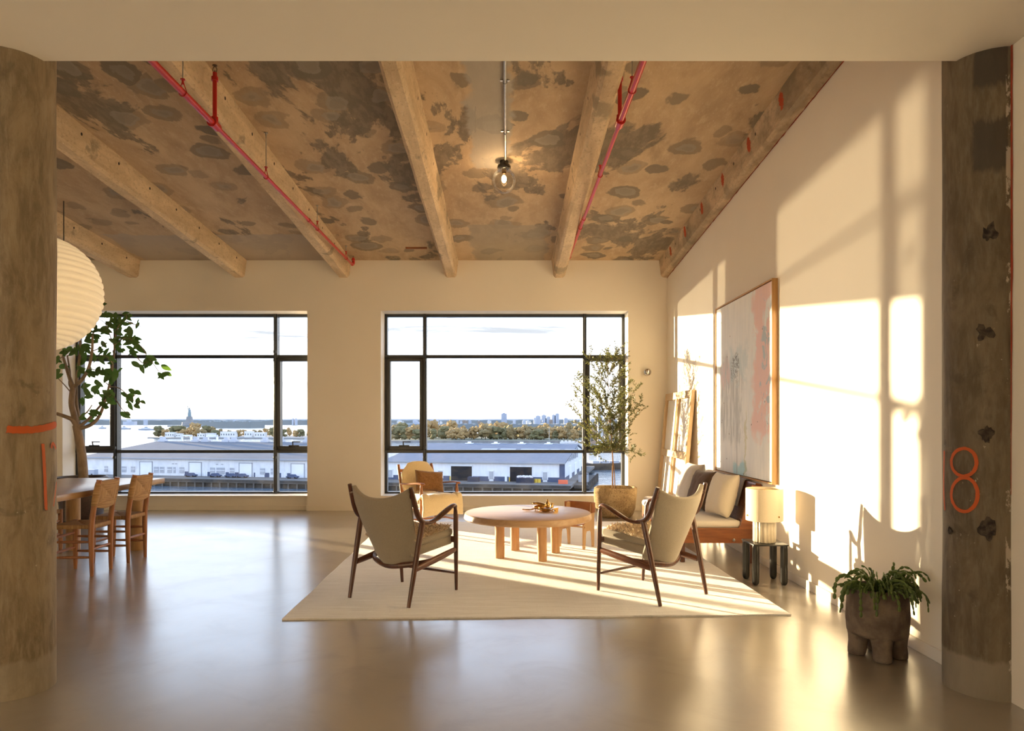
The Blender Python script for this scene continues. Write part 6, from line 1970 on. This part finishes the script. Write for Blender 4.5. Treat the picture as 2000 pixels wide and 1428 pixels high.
# statue on its pedestal
SD = 3300.0
sx_, _ = wpt(370, SD)
t = thing('monument', 'distant green robed statue with raised arm on a tall stone pedestal', 'statue', (sx_, SD, WATER_Z))
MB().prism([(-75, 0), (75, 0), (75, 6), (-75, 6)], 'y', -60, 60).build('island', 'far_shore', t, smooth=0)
MB().lathe([(34, 6), (33, 20), (30, 20.5), (0, 21)], 11).build('star_base', 'granite', t, smooth=0)
MB().prism([(-13, 20), (13, 20), (9.5, 46), (10.5, 47), (-10.5, 47), (-9.5, 46)], 'y', -11, 11).build('pedestal', 'granite', t, smooth=0)
MB().lathe([(0, 47), (9.0, 47), (8.4, 55), (7.4, 64), (6.3, 72), (6.4, 77), (5.4, 80), (2.2, 81.5), (2.0, 82.5)], 20).build('robe', 'verdigris', t)
MB().blob((0, 0, 85), (2.8, 2.8, 3.4), 2, 0.05).build('head', 'verdigris', t)
MB().lathe([(2.2, 86), (3.6, 88.6), (2.0, 87)], 9).build('crown', 'verdigris', t, smooth=0)
MB().tube([(-3.8, 0, 78.0), (-6.6, 0, 84), (-7.6, 0, 92)], [2.6, 2.1, 1.6], 10).build('raised_arm', 'verdigris', t)
MB().lathe([(0, 0), (1.2, 0), (2.2, 2.5), (2.3, 3.0), (1.6, 4.8), (0, 6.2)], 10, (-7.7, 0, 92)).build('torch', 'verdigris', t)
MB().box((2.6, -2.2, 69), (5.2, 0.2, 76)).build('tablet', 'verdigris', t, smooth=0)

# ships
for i, (px, Y, L, lb) in enumerate(((286, 1900, 42, 'grey ship nearest the statue, on the far water'), (243, 2100, 36, 'white-decked grey ferry on the far water by the window mullion'), (200, 2300, 22, 'small boat low on the far water beyond the rubber tree'))):
    x, y = wpt(px, Y)
    t = thing('ship', lb, 'ship', (x, y, WATER_Z))
    MB().prism([(-L*0.5, 3.2), (-L*0.46, 0), (L*0.46, 0), (L*0.52, 3.6)], 'y', -4, 4).build('hull', 'ship', t, smooth=0)
    MB().box((-L*0.30, -3.2, 3.2), (L*0.22, 3.2, 6.2)).build('deckhouse', 'ship_white', t, smooth=0)
    MB().box((-L*0.1, -2.2, 6.2), (L*0.06, 2.2, 9.0)).build('bridge', 'ship', t, smooth=0)
    MB().tube([(0, 0, 9), (0, 0, 13)], 0.4, 6).build('mast', 'ship', t)

# distant wooded shore, city and hills
def ridge_line(name, label, px0, px1, Y, z0, amp, mat, seed, n=160, depth=300, freq=0.35):
    b = MB()
    for j in range(n + 1):
        px = px0 + (px1 - px0) * j / n
        x, y = wpt(px, Y)
        h = z0 + amp * (mnoise.noise(V3((j * freq, seed, 0))) + 0.5 * mnoise.noise(V3((j * freq * 3.1, seed, 4))))
        b.v += [(x, y, WATER_Z - 1), (x, y, WATER_Z + max(2, h)), (x, y + depth, WATER_Z + max(2, h)), (x, y + depth, WATER_Z - 1)]
    for j in range(n):
        a = 4 * j
        for k in range(3):
            b.f.append((a + k, a + k + 1, a + k + 5, a + k + 4))
        b.f.append((a + 3, a, a + 4, a + 7))
    b.f.append((0, 1, 2, 3)); b.f.append((4*n, 4*n+1, 4*n+2, 4*n+3))
    return struct(b.build(name, mat, None, smooth=0), label)
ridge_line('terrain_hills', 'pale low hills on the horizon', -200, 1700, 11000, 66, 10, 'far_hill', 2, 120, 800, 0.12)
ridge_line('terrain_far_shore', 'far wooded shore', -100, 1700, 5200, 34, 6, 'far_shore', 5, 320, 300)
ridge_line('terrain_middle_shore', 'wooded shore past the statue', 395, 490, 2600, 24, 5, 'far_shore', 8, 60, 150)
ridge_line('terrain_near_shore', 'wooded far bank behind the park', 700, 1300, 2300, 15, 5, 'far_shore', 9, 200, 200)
rb = random.Random(9)
def tower(px0, px1, ytop, Y, mat, label, group=None, step=False):
    x0, _ = wpt(px0, Y); x1, _ = wpt(px1, Y)
    h = H - (ytop - VY) * Y / F - WATER_Z
    t = thing('tower_block', label, 'tower', (x0, Y, WATER_Z), 0, group)
    L = x1 - x0
    MB().box((0, 0, 0), (L, L * 0.8, h)).build('shaft', mat, t, smooth=0)
    MB().box((L * 0.25, L * 0.2, h), (L * 0.7, L * 0.6, h + L * 0.14)).build('roof_housing', mat, t, smooth=0)
    if step: MB().box((-L * 0.35, 0, 0), (0, L * 0.6, h * 0.82)).build('wing', mat, t, smooth=0)
    nf = 9
    for k in range(3):
        MB().box((L * (0.18 + 0.26 * k), -L * 0.01, h * 0.15), (L * (0.30 + 0.26 * k), L * 0.01, h * 0.95)).build('window_strip', 'far_window' if mat == 'tower_pale' else 'tower_dark', t, smooth=0)
    return t
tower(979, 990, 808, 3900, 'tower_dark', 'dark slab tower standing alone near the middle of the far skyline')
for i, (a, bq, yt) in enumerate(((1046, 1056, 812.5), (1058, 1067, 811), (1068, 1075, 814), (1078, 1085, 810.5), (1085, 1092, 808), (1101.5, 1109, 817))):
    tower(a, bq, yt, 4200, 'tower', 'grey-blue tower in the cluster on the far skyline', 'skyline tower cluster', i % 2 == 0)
for i in range(52):
    px = rb.uniform(745, 1300)
    wd = rb.uniform(3, 9)
    yt = rb.uniform(819.5, 824.5)
    Y = rb.uniform(3600, 4600)
    x0, _ = wpt(px, Y); x1, _ = wpt(px + wd, Y)
    h = H - (yt - VY) * Y / F - WATER_Z
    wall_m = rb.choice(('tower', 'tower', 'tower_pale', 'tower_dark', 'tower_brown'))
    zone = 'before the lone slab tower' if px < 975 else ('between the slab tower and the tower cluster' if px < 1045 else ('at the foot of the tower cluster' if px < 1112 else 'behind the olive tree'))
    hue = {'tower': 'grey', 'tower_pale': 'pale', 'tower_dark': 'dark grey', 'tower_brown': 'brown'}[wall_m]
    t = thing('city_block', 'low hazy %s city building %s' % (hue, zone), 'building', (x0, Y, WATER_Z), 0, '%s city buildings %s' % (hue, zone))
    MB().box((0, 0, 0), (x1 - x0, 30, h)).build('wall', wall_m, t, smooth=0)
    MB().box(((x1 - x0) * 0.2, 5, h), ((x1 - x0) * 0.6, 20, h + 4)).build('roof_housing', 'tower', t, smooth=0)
for i, (a, bq, yt) in enumerate(((240, 262, 823), (452, 462, 822), (280, 283, 820), (418, 424, 825), (570, 573, 818), (576, 578, 818))):
    Y = 4900
    x0, _ = wpt(a, Y); x1, _ = wpt(bq, Y)
    h = H - (yt - VY) * Y / F - WATER_Z
    t = thing('far_building', 'hazy building on the far shore seen past the statue', 'building', (x0, Y, WATER_Z), 0, 'buildings on the statue shore')
    MB().box((0, 0, 0), (x1 - x0, 40, h)).build('wall', 'tower', t, smooth=0)
    MB().box(((x1 - x0) * 0.3, 5, h), ((x1 - x0) * 0.6, 25, h + 6)).build('roof_housing', 'tower', t, smooth=0)
# pale silo tower and brown terminal seen through the olive tree
x0, _ = wpt(1168, 700); x1, _ = wpt(1177.5, 700)
t = thing('silo_tower', 'pale square silo tower behind the olive tree branches', 'tower', (x0, 700, WATER_Z))
hh = H - (797 - VY) * 700 / F - WATER_Z
MB().box((0, 0, 0), (x1 - x0, 6, hh)).build('shaft', 'tower_pale', t, smooth=0)
MB().prism([(0, hh), (x1 - x0, hh), ((x1 - x0) / 2, hh + 2)], 'y', 0, 6).build('roof', 'tower', t, smooth=0)
for k in range(5):
    MB().box((1.2, -0.1, hh * (0.3 + 0.13 * k)), (x1 - x0 - 1.2, 0.1, hh * (0.36 + 0.13 * k))).build('window', 'far_window', t, smooth=0)
x0, _ = wpt(1150, 720); x1, _ = wpt(1235, 720)
t = thing('terminal', 'brown waterside terminal building behind the olive tree', 'building', (x0, 720, WATER_Z))
hh = H - (831 - VY) * 720 / F - WATER_Z
MB().box((0, 0, 0), (x1 - x0, 20, hh)).build('wall', 'tower_brown', t, smooth=0)
MB().box((-0.5, -0.5, hh), (x1 - x0 + 0.5, 20.5, hh + 0.8)).build('roof', 'tower_dark', t, smooth=0)
for k in range(8):
    for r_ in range(2):
        MB().box((2 + k * 5.2, -0.15, 3 + r_ * 6), (5 + k * 5.2, 0.1, 6.5 + r_ * 6)).build('window', 'far_window', t, smooth=0)
# moored white boats along the park quay
for k in range(7):
    px = 1098 + k * 7.5
    x, y = wpt(px, 735)
    t = thing('moored_boat', 'white boat moored along the park quay', 'boat', (x, y, WATER_Z), 0.1 * (k % 3), 'white boats at the park quay')
    MB().prism([(-2.6, 1.6), (-2.2, 0), (2.2, 0), (3.0, 1.9)], 'y', -1.1, 1.1).build('hull', 'ship_white', t, smooth=0)
    MB().box((-1.2, -0.8, 1.6), (1.0, 0.8, 3.0)).build('cabin', 'island_white', t, smooth=0)
x, y = wpt(1076, 760)
t = thing('signal_mast', 'tall thin mast on the park shore', 'mast', (x, 790, WATER_Z + 1.6))
MB().tube([(0, 0, 0), (0, 0, 15)], [0.3, 0.15], 8).build('pole', 'tower_pale', t)
MB().tube([(-2.2, 0, 10), (2.2, 0, 10)], 0.1, 6).build('yard', 'tower_pale', t)
